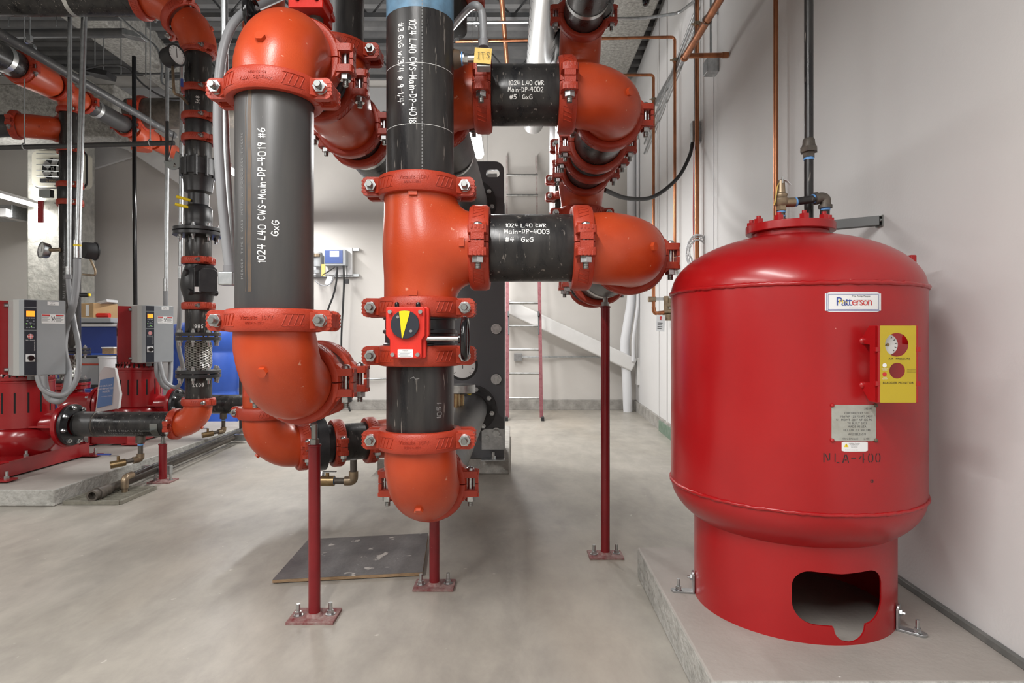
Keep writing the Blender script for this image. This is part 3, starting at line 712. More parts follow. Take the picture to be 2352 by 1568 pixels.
# drain line below
t = thing('drain_valve', 'brass ball valve and black drain piping under the low black pipe', 'valve', P(785,1105,3.2))
MB().cyl(P(812,1055,3.25), P(812,1090,3.25), .018, n=16).cyl(P(765,1104,3.25), P(800,1104,3.25), .017, n=16).build('drain_nipple', 'iron', t)
MB().sweep(smoothpath([P(812,1082,3.25), P(812,1104,3.25), P(792,1104,3.25)], .03), .025, 14).build('drain_elbow', 'bronze', t)
MB().cyl(P(738,1104,3.25), P(768,1104,3.25), .027, n=16).cyl(P(752,1104,3.25), P(752,1085,3.25), .010).build('ball_valve', 'brass', t)
for x0 in (766,797): MB().cyl(P(x0,1104,3.25), P(x0+3,1104,3.25), .0195, n=14).build('thread_tape', 'bluetape', t)
MB().box(P(757,1083,3.24), (.07,.02,.004)).build('lever', 'zinc', t)
# ================================================================== MAIN LINE B (centre)
BX, BY = -.301, 2.0; ZB1, ZTe, ZB2, ZB3, ZB4 = 1.477, 1.285, 1.088, .934, .664
pB = pipe('tall black centre pipe marked in white with 4018', (BX,BY,ZB1), (BX,BY,4.5))
writing(pB, ['1024 L.40 CWS-Main-DP-4018'], .021, .0030, on_cyl_z(BX,BY,.1100,math.radians(-9),1.982,-PI/2), .325)
writing(pB, ['#3 GxG w/3/4 @ 9 1/4"'], .020, .0030, on_cyl_z(BX,BY,.1100,math.radians(-30),1.972,-PI/2), .255)
bp = MB().lathe([(.1098,0),(.1098,.16)], (BX,BY,2.02), Z3, 48, caps=False); bp.build('blue_paint_ring', 'bluepaint', pB)
ws = MB(); fw = on_cyl_z(BX,BY,.1100,.20,1.50)
for i in range(75): ws.add([fn_ for fn_ in (fw(-.0014,i*.0105),fw(.0014,i*.0105),fw(.0012,i*.0105+.0068),fw(-.0012,i*.0105+.0068))], [(0,1,2,3)])
ws.build('weld_seam', 'faint', pB)
for z in (1.655, 1.845):
    MB().lathe([(.10975,0),(.10985,.0006),(.10975,.0012)], (BX,BY,z), Z3, 48, 1.05*PI, 1.95*PI, up=X3, caps=False).build('scribed_line', 'chalk', pB)
cpv('red coupling at the very top behind the tall centre pipe', BX, 2.6, 2.44)
pipe('black pipe hidden above behind the tall centre pipe', (BX,2.6,2.30), (BX,2.6,4.5))
cB = [cpv('orange coupling on top of the centre tee', BX, BY, ZB1), cpv('orange coupling between the centre tee and the gear operated valve', BX, BY, ZB2),
      cpv('orange coupling just below the gear operated valve', BX, BY, ZB3), cpv('orange coupling at the foot of the lower black centre pipe', BX, BY, ZB4)]
cast_letters(cB[0], ZB1, BX, BY); cast_letters(cB[1], ZB2, BX, BY, True); cast_letters(cB[3], ZB4, BX, BY)
b = MB(); tee_mesh(b, Z3, X3); b.v = [v+V(BX,BY,ZTe) for v in b.v]
for dz in (-.155, .155): b.box((BX-.005,BY-.117,ZTe+dz), (.026,.016,.016))
b.box((BX+.145,BY-.113,ZTe+.002), (.016,.016,.026))
te = b.build('pipe_tee', 'orange'); tag(te, 'large orange cast tee in the middle with raised lettering', 'pipe tee')
f1 = cyl3(BX, BY, .1170, math.radians(-11), ZTe, PI/2)
b = MB(); text3(b, '8/219.1', .022, f1, .003, 0, .0085, 1.15); text3(b, 'VICTAULIC', .022, f1, .003, .002, -.0125, 1.1)
f2 = cyl3(BX, BY, .1170, math.radians(20), ZTe, PI/2); text3(b, '<1024C', .012, f2, .002, .01, .004); text3(b, '01', .012, f2, .002, .01, -.014)
b.build('cast_lettering', 'orange', te)
ol = MB()
for r0 in ((.052,-.045,.058,.045),):
    pts = [(u, v) for u, v in pill(.105, .118, .012)]
    fo = cyl3(BX, BY, .1168, math.radians(5), ZTe, PI/2)
    P3 = [fo(u, v, .0006) for u, v in pts]; ol.sweep(P3, .0007, 5, closed=True)
ol.build('cast_outline', 'orange', te)
butterfly('black butterfly valve with red gear box, yellow pointer and handwheel', axes((BX,BY,(ZB2+ZB3)/2), Z3, X3), stem=.178, wheel=.150)
pB2 = pipe('black centre pipe below the gear operated valve', (BX,BY,ZB4), (BX,BY,ZB3))
writing(pB2, ['1051'], .016, .0022, on_cyl_z(BX,BY,.1100,math.radians(45),.735,PI/2), .05, name='chalk_number', m='faint')
ink_mesh(['~'], .03, .002, on_cyl_z(BX,BY,.1100,math.radians(-10),.85,-.3)).build('chalk_scribble', 'faint', pB2)
elbow('orange elbow hanging lowest in the middle', (BX,BY,ZB4-.197), Z3, Y3)
ZBL = ZB4-.197
cpy('red coupling behind the lowest orange elbow', BX, 2.21, ZBL)
HXY = 4.43
HXL = V(-.287, HXY-.02, .475); HXU = V(-.286, HXY-.02, 1.965)
pipe('dark grey pipe running back low to the heat exchanger', (BX,2.21,ZBL), HXL, m='greypipe')
band('bright metal collar on the pipe behind the lowest orange elbow', (BX,2.30,ZBL), Y3, w=.03)
post('red support post below the lowest orange elbow', BX-.008, 2.43, 0, ZBL-.12, pw=.160, pd=.105, rod=0)
# branch DP-4003
ZR = ZTe; RX = .424
cpx('orange coupling on the right outlet of the centre tee', -.104, BY, ZR)
p3 = pipe('short black pipe marked 4003 to the right of the centre tee', (-.104,BY,ZR), (RX-.2,BY,ZR))
writing(p3, ['1024 L.40 CWR'], .0145, .0023, on_cyl_x(BY,ZR,.1100,math.radians(28),-.022), .128)
writing(p3, ['Main-DP-4003'], .0145, .0023, on_cyl_x(BY,ZR,.1100,math.radians(16),-.024), .140)
writing(p3, ['#4  GxG'], .0145, .0023, on_cyl_x(BY,ZR,.1100,math.radians(2),-.020), .085)
cpx('orange coupling at the right end of the lower pipe, marked 4003', RX-.2, BY, ZR)
elbow('wide orange elbow left of the tank, bending back from the pipe marked 4003', (RX,BY,ZR), -X3, Y3)
cpy('red coupling behind the lower right elbow', RX, 2.21, ZR)
pipe('pale banded pipe behind the lower right elbow', (RX,2.21,ZR), (RX,2.98,ZR), m='greypipe')
band('bright pipe saddle band resting on the tall right post', (RX,2.77,ZR), Y3, w=.06)
band('bright band just behind the lower right elbow', (RX,2.32,ZR), Y3, w=.02)
cpy('dark red coupling behind the tall right post, nearer of two', RX, 2.98, ZR)
butterfly('black butterfly valve on the lower right run, handwheel peeking over the elbow', axes((RX-.02,3.08,ZR), Y3, X3), wheel=.20, plate=False, hz=.0)
cpy('dark red coupling behind the tall right post, farther of two', RX, 3.18, ZR)
pipe('short pipe at the back of the lower right run', (RX,3.18,ZR), (RX,3.34,ZR))
elbow('red elbow turning up at the back of the lower right run', (RX,3.52,ZR), -Y3, Z3)
post('tall red support post under the lower right run', RX, 2.77, 0, 1.135, pw=.155, pd=.10, rod=.06)
# run DP-4002
U2 = 1.897; UY = 2.28; UXL = -.305; UXR = .398
elbow('red elbow behind the tall centre pipe at the left of the pipe marked 4002', (UXL,UY,U2), X3, Y3)
cpx('red coupling at the left end of the pipe marked 4002', -.108, UY, U2)
p2 = pipe('short black pipe marked 4002 at upper middle', (-.108,UY,U2), (.201,UY,U2))
writing(p2, ['1024 L.40 CWR'], .0150, .0024, on_cyl_x(UY,U2,.1100,math.radians(-3),-.012), .125)
writing(p2, ['Main-DP-4002'], .0150, .0024, on_cyl_x(UY,U2,.1100,math.radians(-15),-.014), .125)
writing(p2, ['#5  GxG'], .0150, .0024, on_cyl_x(UY,U2,.1100,math.radians(-28),-.008), .08)
cpx('orange coupling at the right end of the upper pipe, marked 4002', .201, UY, U2)
elbow('orange elbow at upper right of the pipe marked 4002, turning back', (UXR,UY,U2), -X3, Y3)
cpy('dark red coupling under the elbow left of the pipe marked 4002', UXL, UY+.21, U2)
pipe('scratched dark pipe running back to the upper heat exchanger port', (UXL,UY+.21,U2), HXU, m='greypipe')
band('pale band on the scratched pipe above the heat exchanger', V(UXL,3.0,U2)+(HXU-V(UXL,3.0,U2))*.03+V(0,0,.006), (HXU-V(UXL,UY+.2,U2)), w=.03)
cpy('dark red coupling behind the upper right elbow', UXR, 2.50, U2)
pipe('short glossy black pipe behind the upper right elbow', (UXR,2.50,U2), (UXR,2.86,U2))
cpy('dark red coupling in front of the upper right valve', UXR, 2.84, U2)
butterfly('black butterfly valve on the upper right run with its handwheel to the right', axes((UXR,2.93,U2), Y3, X3), wheel=.225, plate=False, hz=.0)
cpy('dark red coupling behind the upper right valve', UXR, 3.03, U2)
pipe('short glossy black pipe in front of the upper right tee', (UXR,3.03,U2), (UXR,3.30,U2))
cpy('dark red coupling on the near side of the upper right tee', UXR, 3.29, U2)
b = MB(); tee_mesh(b, Z3, -Y3); b.v = [v+V(UXR,3.50,U2-.01) for v in b.v]; tag(b.build('pipe_tee', 'orange'), 'red tee on the right hand riser', 'pipe tee')
cpv('dark red coupling under the tee on the right hand riser', UXR, 3.50, U2-.20)
cpv('dark red coupling above the tee on the right hand riser', UXR, 3.50, U2+.19)
pipe('black riser pipe below the right hand tee', (UXR,3.50,ZR+.19), (UXR,3.50,U2-.20))
cpv('dark red coupling at the bottom of the right hand riser', UXR+.013, 3.51, ZR+.20)
pipe('red riser pipe above the right hand tee', (UXR,3.50,U2+.19), (UXR,3.50,2.54), m='orange', name='painted_pipe')
elbow('dark red elbow at the top of the right hand riser', (UXR-.01,3.50,2.735), -Z3, -Y3)
cpy('dark red coupling at the front of the topmost right elbow', UXR-.01, 3.30, 2.735)
pipe('black pipe coming forward from the topmost right elbow', (UXR-.01,2.2,2.735), (UXR-.01,3.28,2.735))
band('bright band at the very top right pipe', (UXR-.01,3.12,2.735), Y3, w=.03)
butterfly('small looking gear operated valve at the very top right with yellow pointer', axes((UXR+.01,3.17,2.735), Z3, X3), wheel=.255, stem=.17, L=.09, hz=-.02)
# farther riser behind
pipe('pale vertical pipe standing behind the right hand riser', (.345,4.7,1.5), (.345,4.7,4.5), m='pvc', name='pale_pipe', r=.055)
for z, l in ((2.55,'small red coupling peeking out left of the upper right run'), (2.1,'small red coupling peeking out left of the right hand tee'), (1.98,'small red coupling just below the right hand tee, far behind')):
    cpv(l, .40, 4.3, z, .9)
pipe('black pipe hidden behind the right hand riser', (.40,4.3,1.45), (.40,4.3,3.4), k=.9)
# ================================================================== TANK
TX, TY, TR = .921, 2.022, .381
t = thing('expansion_tank', 'big red vertical expansion tank on the concrete pad by the right wall', 'tank', (TX,TY,PZ)); TANK = t
ZS0, ZS1 = .5125, 1.141; SR = .3035
pr = [(SR-.004, ZS0-.19*math.sqrt(1-((SR-.004)/TR)**2))]
for i in range(1, 15):
    a = math.asin((SR-.004)/TR)+(PI/2-math.asin((SR-.004)/TR))*i/14; pr.append((TR*math.sin(a), ZS0-.19*math.cos(a)))
pr += [(TR, .7), (TR, .95), (TR, ZS1)]
for i in range(1, 25): a = PI/2*(1-i/25); pr.append((TR*math.sin(a), ZS1+.19*math.cos(a)))
pr.append((0, ZS1+.19))
pr = [(0, ZS0-.19)]+[(TR*math.sin(math.asin((SR-.004)/TR)*i/6), ZS0-.19*math.cos(math.asin((SR-.004)/TR)*i/6)) for i in range(1, 6)]+pr
MB().lathe(pr, (TX,TY,0), Z3, 128, caps=False).build('shell', 'tank', t, ang=50)
for zz, rr in ((ZS0, .0055), (ZS1, .0065)):
    b = MB(); n = 220; pts = [V(TX+(TR+.0005)*math.cos(2*PI*i/n), TY+(TR+.0005)*math.sin(2*PI*i/n), zz+random.uniform(-.0012,.0012)) for i in range(n)]
    b.sweep(pts, [rr*random.uniform(.85,1.15) for _ in range(n)], 8, closed=True); b.build('weld_bead', 'tank', t, ang=80)
# skirt with hand hole
sk = MB().lathe([(SR,PZ),(SR,.398),(SR-.006,.398),(SR-.006,PZ)], (TX,TY,0), Z3, 160, closed=True).build('skirt', 'tank', t, ang=40)
poly = []
x0, x1, z0_, z1_ = .800, 1.062, .178, .330
def crn(cx, cz, r, a0, n=8): return [(cx+r*math.cos(a0+PI/2*i/n), cz+r*math.sin(a0+PI/2*i/n)) for i in range(n+1)]
poly += crn(x1-.045, z1_-.045, .045, 0)+[((x0+x1)/2, z1_-.005)]+crn(x0+.048, z1_-.048, .048, PI/2)+crn(x0+.062, z0_+.062, .062, PI)
nx = .955; poly += [(nx-.050, z0_-.001)]+[(nx-.047*math.cos(PI*i/12), z0_-.006-.040*math.sin(PI*i/12)) for i in range(13)]+[(nx+.050, z0_-.001)]
poly += crn(x1-.062, z0_+.062, .062, 1.5*PI)
cm = bpy.data.meshes.new('cut'); b = MB().prism(poly, (0,TY-.45,0), X3, Z3, (0,.40,0)); cm.from_pydata([v-V(TX,TY,PZ) for v in b.v], [], b.f)
bm = bmesh.new(); bm.from_mesh(cm); bmesh.ops.recalc_face_normals(bm, faces=bm.faces); bm.to_mesh(cm); bm.free()
co = bpy.data.objects.new('cut', cm); C.objects.link(co); co.parent = t
md = sk.modifiers.new('hole', 'BOOLEAN'); md.object = co; md.operation = 'DIFFERENCE'; md.solver = 'EXACT'
bpy.context.view_layer.update(); ev = sk.evaluated_get(bpy.context.evaluated_depsgraph_get()); nm = bpy.data.meshes.new_from_object(ev)
sk.modifiers.clear(); sk.data = nm; bpy.data.objects.remove(co); nm.set_sharp_from_angle(angle=math.radians(40))
# top flange
FZ = ZS1+.186
MB().cyl((TX,TY,FZ-.02), (TX,TY,FZ+.010), .118, n=64).cyl((TX,TY,FZ+.010), (TX,TY,FZ+.036), .137, n=64).build('top_flange', 'tank', t, bevel=.002)
for i in range(10):
    a = 2*PI*i/10+.25; x = TX+.118*math.cos(a); y = TY+.118*math.sin(a)
    MB().hex((x,y,FZ+.036), Z3, .026, .016).cyl((x,y,FZ+.036), (x,y,FZ+.062), .0075, n=12).build('flange_bolt', 'tank', t)
# dome lifting lugs / scratches marks
MB().box((TX+.33,TY-.10,1.235), (.02,.05,.03)).build('lifting_lug', 'tank', t, bevel=.004)
# anchor clips
def clip(x, y):
    d = V(x-TX, y-TY, 0).normalized(); s_ = Z3.cross(d); o = V(TX,TY,0)+d*(SR+.004)
    b = MB().box(o+V(0,0,PZ+.034)+d*.001, (.006,.030,.062), (d,s_,Z3)).cyl(o+V(0,0,PZ+.062), o+d*.006+V(0,0,PZ+.062), .015).box(o+d*.030+V(0,0,PZ+.004), (.060,.030,.007), (d,s_,Z3)).cyl(o+d*.060+V(0,0,PZ+.0005), o+d*.060+V(0,0,PZ+.0075), .015)
    c = b.build('anchor_clip', 'galv', t, bevel=.001)
    q = o+d*.050+V(0,0,PZ+.0075); MB().cyl(q, q+Z3*.002, .012, n=16).hex(q+Z3*.002, Z3, .017, .010).cyl(q, q+Z3*.036, .0055, n=10).build('anchor_bolt', 'zinc', c)
    q = o+V(0,0,PZ+.052)+d*.004; MB().hex(q, d, .017, .008).cyl(q, q+d*.016, .005, n=8).build('clip_bolt', 'zinc', c)
clip(.625, 2.075); clip(1.137, 1.826); clip(TX+.2, TY+.22)
# name plate
fn = on_cyl_z(TX, TY, TR+.0012, 0, 1.088)
def wrap_plate(w, h, z, ang, r, m, name, lift=.0012, parent=t, x0=0):
    f = on_cyl_z(TX, TY, TR+lift, ang, z); b = MB(); n = 12; a = pill(w, h, r, 4)
    # subdivide so that the sheet follows the shell
    vs = []; fs = []
    for i in range(n+1):
        u = -w/2+w*i/n; e = 0
        if abs(u) > w/2-r: e = r-math.sqrt(max(0, r*r-(abs(u)-(w/2-r))**2))
        vs += [f(u, -h/2+e), f(u, h/2-e)]
    fs = [(2*i, 2*i+2, 2*i+3, 2*i+1) for i in range(n)]
    g = on_cyl_z(TX, TY, TR-.001, ang, z); k = len(vs)
    for i in range(n+1):
        u = -w/2+w*i/n; e = 0
        if abs(u) > w/2-r: e = r-math.sqrt(max(0, r*r-(abs(u)-(w/2-r))**2))
        vs += [g(u, -h/2+e), g(u, h/2-e)]
    fs += [(2*i, k+2*i, k+2*i+2, 2*i+2) for i in range(n)]+[(2*i+1, 2*i+3, k+2*i+3, k+2*i+1) for i in range(n)]+[(0, 1, k+1, k), (2*n, k+2*n, k+2*n+1, 2*n+1)]
    return b.add(vs, fs).build(name, m, parent), on_cyl_z(TX, TY, TR+lift+.0005, ang, z)
np_, fn = wrap_plate(.152, .054, 1.088, .002, .004, 'white', 'name_plate')
b = MB()
for r_ in ((.146,.0485),(.1385,.0415)):
    o_ = pill(r_[0], r_[1], .003, 3); i_ = pill(r_[0]-.0016, r_[1]-.0016, .002, 3); k = len(o_)
    # long edges must follow the curve: subdivide as straight ribbons
    w2, h2 = r_[0]/2, r_[1]/2; th = .0009
    for sv in (-1, 1):
        for i in range(10):
            u0 = -w2+2*w2*i/10; u1 = -w2+2*w2*(i+1)/10; b.add([fn(u0,sv*h2), fn(u1,sv*h2), fn(u1,sv*(h2-th)), fn(u0,sv*(h2-th))], [(0,1,2,3)])
        b.add([fn(sv*w2,-h2), fn(sv*w2,h2), fn(sv*(w2-th),h2), fn(sv*(w2-th),-h2)], [(0,1,2,3)])
b.build('name_plate_border', 'blueink', np_)
b = MB(); put_text(b, 'Patt', .033, fn, -.028, .000, .80, sx=1.0); b.build('name_letters_blue', 'blueink', np_)
b = MB(); put_text(b, 'erson', .031, fn, .021, .000, .80, sx=1.0); b.build('name_letters_red', 'redink', np_)
b = MB()
for i in range(3): b.add([fn(-.048+.098*0, 0)]*0, [])
for i in range(4):
    for s0 in range(6): 
        u0 = .0015+s0*.0075; b.add([fn(u0,-.0035+i*.003), fn(u0+.0078,-.0035+i*.003), fn(u0+.0078,-.0026+i*.003), fn(u0,-.0026+i*.003)], [(0,1,2,3)])
b.v = [V(TX,TY,0)+(v-V(TX,TY,0))*1.0 for v in b.v]; b.build('name_stripes', 'white', np_)
b = MB(); put_text(b, 'The Pump People', .0062, fn, .018, .0155, sx=1.15); put_text(b, 'www.pattersonpumps.com', .0028, fn, 0, -.0165); b.build('name_tagline', 'ink', np_)
b = MB(); put_text(b, 'Flo', .015, fn, -.031, .000, sx=1.2); b.build('name_script', 'yellow', np_)
# bladder monitor: red bracket, yellow face plate, gauge
BXm, BYf, BZm = .9975, 1.575, .992-(836-775)/1400*1.575
Wp, Hp = .096, .199
br = MB()
side = [(0,-.100),(0,.100),(.030,.100),(.055,.070),(.055,.052),(.028,.050),(.028,-.050),(.055,-.052),(.055,-.070),(.030,-.100)]
br.prism(side, (BXm-Wp/2-.004,BYf+.002,BZm), Y3*1.25, Z3, (.004,0,0)); br.prism(side, (BXm+Wp/2,BYf+.002,BZm), Y3*1.05, Z3, (.004,0,0))
br.box((BXm-Wp/2-.001,BYf+.006,BZm), (.006,.012,.198)).box((BXm+Wp/2+.001,BYf+.006,BZm), (.006,.012,.198))
for zz in (-.064, .064):
    br.sphere((BXm-Wp/2-.004,BYf+.071,BZm+zz*.93), .011)
mon = br.build('monitor_bracket', 'tank', t, bevel=.0008)
for sx in (-1, 1):
    for zz in (-.052, .052): MB().box((BXm+sx*(Wp/2+.004),BYf+.004,BZm+zz*.85-.006), (.012,.010,.012)).build('bracket_tab', 'tank', mon, bevel=.001)
c1_ = (-.003,.050,.0305); c2_ = (-.002,-.017,.0205)
fp = holed_plate(pill(Wp, Hp, .004, 3), [disc(c_[0], c_[1], c_[2], 40) for c_ in (c1_, c2_)], (BXm,BYf,BZm), X3, Z3, (0,.0016,0)).build('face_plate', 'mustard', t)
fn = on_plane((BXm,BYf-.0006,BZm), X3, Z3)
b = MB(); put_text(b, 'AIR  PRESSURE', .0080, fn, .003, .0135, 1.1); put_text(b, 'BLADDER MONITOR', .0080, fn, .0, -.0485, 1.1)
for i in range(3): put_text(b, 'PRESSURIZE WITH AIR', .0022, fn, .034, -.014-i*.0032)
b.build('plate_lettering', 'ink', fp)
flat(MB(), disc(-.035, -.003, .0055), fn).build('white_dot', 'white', fp); flat(MB(), disc(-.035, -.026, .0055), fn).build('red_dot', 'redink', fp)
b = MB(); put_text(b, 'NO AIR LOSS', .0030, fn, -.034, -.0115); put_text(b, 'NORMAL', .0030, fn, -.034, -.015); put_text(b, 'CHECK', .0030, fn, -.034, -.0345); put_text(b, 'BLADDER', .0030, fn, -.034, -.038); b.build('dot_captions', 'white', fp)
g = thing('pressure_gauge', 'small round pressure gauge behind the yellow plate on the red tank', 'gauge', (BXm-.018,BYf+.03,BZm+.050))
gx = V(BXm-.014,BYf+.022,BZm+.050); MB().cyl(gx+Y3*.02, gx, .0275, n=32).build('gauge_case', 'zinc', g); MB().cyl(gx-Y3*.0004, gx-Y3*.0014, .0262, n=32).build('gauge_dial', 'dial', g)
b = MB().cyl(gx-Y3*.001, gx-Y3*.003, .004, n=12); b.build('gauge_hub', 'brass', g); nb = MB().box(gx+V(-.007,-.002,-.002), (.018,.001,.0018), (V(.9,0,.3).normalized(), Y3, V(-.3,0,.9).normalized()))
for i in range(11):
    th = math.radians(-135+27*i); d2 = V(math.sin(th),0,math.cos(th)); nb.box(gx+d2*.021+V(0,-.002,0), (.0045,.001,.0012), (d2, Y3, d2.cross(Y3)))
nb.build('gauge_needle', 'ink', g)
# data plate
dp, fn = wrap_plate(.121, .098, .762, .004, .003, 'plate', 'data_plate')
b = MB()
for i, (s_, sz) in enumerate((('CERTIFIED BY STC',.0080),('MAWP 125 PSI AT 240°F',.0080),('MDMT -20°F AT 125 PSI',.0080),('YR BUILT 2023',.0080),('MADE IN USA',.0080),('HD.174  2:1  SH .144',.0080))):
    put_text(b, s_, sz, fn, .006, .0265-i*.0091, 1.05)
put_text(b, '393249', .0078, fn, .037, .0385); put_text(b, 'WESSELS CO', .0080, fn, .006, -.0305, 1.1); put_text(b, 'CRN Z72162C', .0068, fn, -.012, -.0425); put_text(b, 'L-400', .0068, fn, .032, -.0425); put_text(b, 'U', .0075, fn, -.047, .0085)
b.build('plate_lettering', 'greyink', dp)
for sx in (-1, 1):
    for sz in (-1, 1): MB().sphere(fn(sx*.059, sz*.047), .0055, 10, 6).build('weld_spot', 'tank' if sx < 0 else 'rust', dp)
st, fn = wrap_plate(.070, .026, .6985, .006, .002, 'white', 'warning_label')
flat(MB(), [(-.030,-.001),(-.018,-.001),(-.024,.0095)], fn).build('warning_triangle', 'yellow', st)
b = MB(); 
fn2 = on_cyl_z(TX, TY, TR+.0024, .006, .6985); put_text(b, '!', .009, fn2, -.024, .003)
for i, s_ in enumerate(('WARNING: This tank is', 'pre-charged. Do not', 'exceed pressure', 'and safe limits')): put_text(b, s_, .0030, fn, -.0025, .0090-i*.0033)
put_text(b, 'See plate information for details', .0026, fn, -.010, -.0085); b.build('warning_print', 'ink', st)
fn = on_cyl_z(TX, TY, TR+.0006, .000, .655)
b = MB()
def stencil(u0, segs, sc=.0042):
    for a, c in segs:
        pa = Vector((u0+a[0]*sc, a[1]*sc)); pb = Vector((u0+c[0]*sc, c[1]*sc)); d = (pb-pa).normalized(); nn = Vector((-d.y, d.x))*.0013
        b.add([fn(*(pa-nn)), fn(*(pb-nn)), fn(*(pb+nn)), fn(*(pa+nn))], [(0,1,2,3)])
stencil(-.078, [((0,0),(0,6)),((.9,5.2),(2.6,1.2)),((3.4,1.5),(3.4,6))]); stencil(-.050, [((0,.4),(0,6)),((1,0),(2.6,0))]); stencil(-.030, [((0,0),(1.5,5.2)),((2.2,5.2),(3.6,0)),((1.1,1.8),(2.4,1.8))])
stencil(-.008, [((0,3),(3,3))]); stencil(.014, [((0,2.4),(1.3,4.4)),((2.6,0),(2.6,6)),((3,2.2),(3.8,2.2))])
for u0 in (.040, .062): stencil(u0, [((.9,.2),(0,1.6)),((0,1.6),(0,4.4)),((0,4.4),(.9,5.8)),((2.1,.2),(3,1.6)),((3,1.6),(3,4.4)),((3,4.4),(2.1,5.8))])
b.build('stencil_lettering', 'ink', t)
b = MB(); fn = on_cyl_z(TX, TY, TR+.0006, .13, .60); stencil(-.004, [((.9,.2),(.2,1.6)),((.2,1.6),(.9,3)),((2.1,.2),(2.6,1.6)),((2.6,1.6),(2.1,3))], .003); b.build('stencil_mark', 'ink', t)
# piping on the tank
rv = thing('relief_valve', 'brass safety relief valve with paper tag on top of the red tank', 'valve', (TX-.035,TY,FZ+.036)); x, y, z = TX-.037, TY-.02, FZ+.036
MB().cyl((x,y,z), (x,y,z+.020), .016, n=20).cyl((x,y,z+.018), (x,y,z+.052), .0125, n=20).build('inlet_nipple', 'iron', rv)
for zz in (.024, .038): MB().cyl((x,y,z+zz), (x,y,z+zz+.005), .0138, n=20).build('thread_tape', 'bluetape', rv)
MB().hex((x,y,z+.046), Z3, .030, .014).lathe([(.014,0),(.021,.010),(.022,.026),(.018,.032),(.020,.038),(.019,.042),(.0135,.046),(.011,.085),(.006,.089),(0,.090)], (x,y,z+.058), Z3, 24, caps=False).cyl((x,y,z+.072), (x+.044,y+.002,z+.074), .0155, n=20).build('valve_body', 'bronze', rv)
MB().box((x-.001,y-.012,z+.143), (.004,.004,.020)).build('test_lever', 'zinc', rv)
b = MB(); P_ = [V(x-.004,y,z+.147), V(x-.016,y-.006,z+.120), V(x-.022,y-.008,z+.085), V(x-.026,y-.008,z+.062)]
for a, c in zip(P_, P_[1:]): b.box((a+c)/2, ((c-a).length,.010,.0008), ((c-a).normalized(), Y3, (c-a).normalized().cross(Y3)))
b.build('wire_tag', 'postit', rv)
b = MB(); P_ = [V(x+.002,y,z+.148), V(x+.016,y-.004,z+.142), V(x+.028,y-.006,z+.128)]
for a, c in zip(P_, P_[1:]): b.box((a+c)/2, ((c-a).length,.012,.0008), ((c-a).normalized(), Y3, (c-a).normalized().cross(Y3)))
b.build('wire_tag', 'tagpaper', rv)
dpz = z+.074; rp = thing('relief_drain_pipe', 'black outlet pipe and elbow running from the brass relief valve', 'pipe', (x+.1,y,dpz))
e1 = V(x+.150,y+.01,dpz+.018)
MB().cyl((x+.040,y+.002,dpz), e1-V(.014,0,.002), .0130, n=20).build('horizontal_pipe', 'pipe', rp)
MB().sweep(smoothpath([e1-V(.034,0,.004), e1, e1-V(0,0,.032)], .022, 8), [.0165]+[.0175]*9+[.0175], 18).cyl(e1-V(0,0,.026), e1-V(0,0,.036), .0215, n=20).cyl(e1-V(.036,0,.005), e1-V(.026,0,.003), .0205, n=20).build('pipe_elbow', 'iron', rp)
MB().cyl(e1-V(0,0,.03), (e1.x,e1.y+.04,1.12), .0150, n=20).build('drop_pipe', 'pipe', rp)
for q0, q1 in (((x+.044,y+.002,dpz),(x+.051,y+.002,dpz+.001)), (e1-V(.043,0,.006), e1-V(.037,0,.005)), (e1-V(0,0,.043), e1-V(0,0,.036))):
    MB().cyl(q0, q1, .0165 if q0[2] > dpz+.02 else .0150, n=20).build('thread_tape', 'bluetape', rp)
FX = 1.003; FYp = 2.06
rp = thing('fill_pipe', 'black vertical pipe with a union rising from the red tank top', 'pipe', (FX,FYp,FZ+.036))
MB().cyl((FX,FYp,FZ+.03), (FX,FYp,3.2), .0145, n=24).build('pipe_run', 'pipe', rp)
MB().cyl((FX,FYp,FZ+.036), (FX,FYp,FZ+.052), .021, n=24).build('bushing', 'iron', rp)
MB().cyl((FX,FYp,FZ+.052), (FX,FYp,FZ+.059), .0160, n=24).build('thread_tape', 'bluetape', rp)
uz = .992+(775-343)/1400*FYp
MB().hex((FX,FYp,uz-.028), Z3, .034, .018).hex((FX,FYp,uz-.010), Z3, .050, .016).lathe([(.024,0),(.020,.012),(.019,.026),(.016,.03)], (FX,FYp,uz+.006), Z3, 20).build('union', 'iron', rp)
MB().cyl((FX,FYp,uz-.036), (FX,FYp,uz-.028), .0160, n=24).build('thread_tape', 'bluetape', rp)
# wall bits on the right
def onw(px, py, off=0.):
    k = (px-CX)/F; y = (1.27-off)/(k-.052); return P(px, py, y)
def wallpipe(name, label, cat, pts, r, m, rad=.04, n=14):
    return tag(MB().sweep(smoothpath(pts, rad), r, n).build(name, m), label, cat)
a = onw(1782,0,.05); b_ = onw(1786,420,.05); yq = a.y
wallpipe('copper_pipe', 'copper pipe dropping along the right wall behind the relief valve', 'pipe', [(a.x,yq,3.4),(a.x,yq,1.10)], .0125, 'copper')
s_ = thing('wall_bracket', 'grey slotted strut bracket on the right wall behind the tank', 'bracket', (1.37,2.33,1.42))
p0 = V(1.385,2.30,1.432); p1 = V(1.17,2.42,1.428); d = (p1-p0).normalized(); sd = d.cross(Z3).normalized()
MB().box((p0+p1)/2+V(0,0,.016), ((p1-p0).length,.036,.003), (d,sd,Z3)).box((p0+p1)/2+sd*.018, ((p1-p0).length,.003,.034), (d,sd,Z3)).box((p0+p1)/2-sd*.018, ((p1-p0).length,.003,.034), (d,sd,Z3)).box((p0+p1)/2-V(0,0,.016), ((p1-p0).length,.030,.003), (d,sd,Z3)).build('strut_channel', 'bracketgrey', s_)
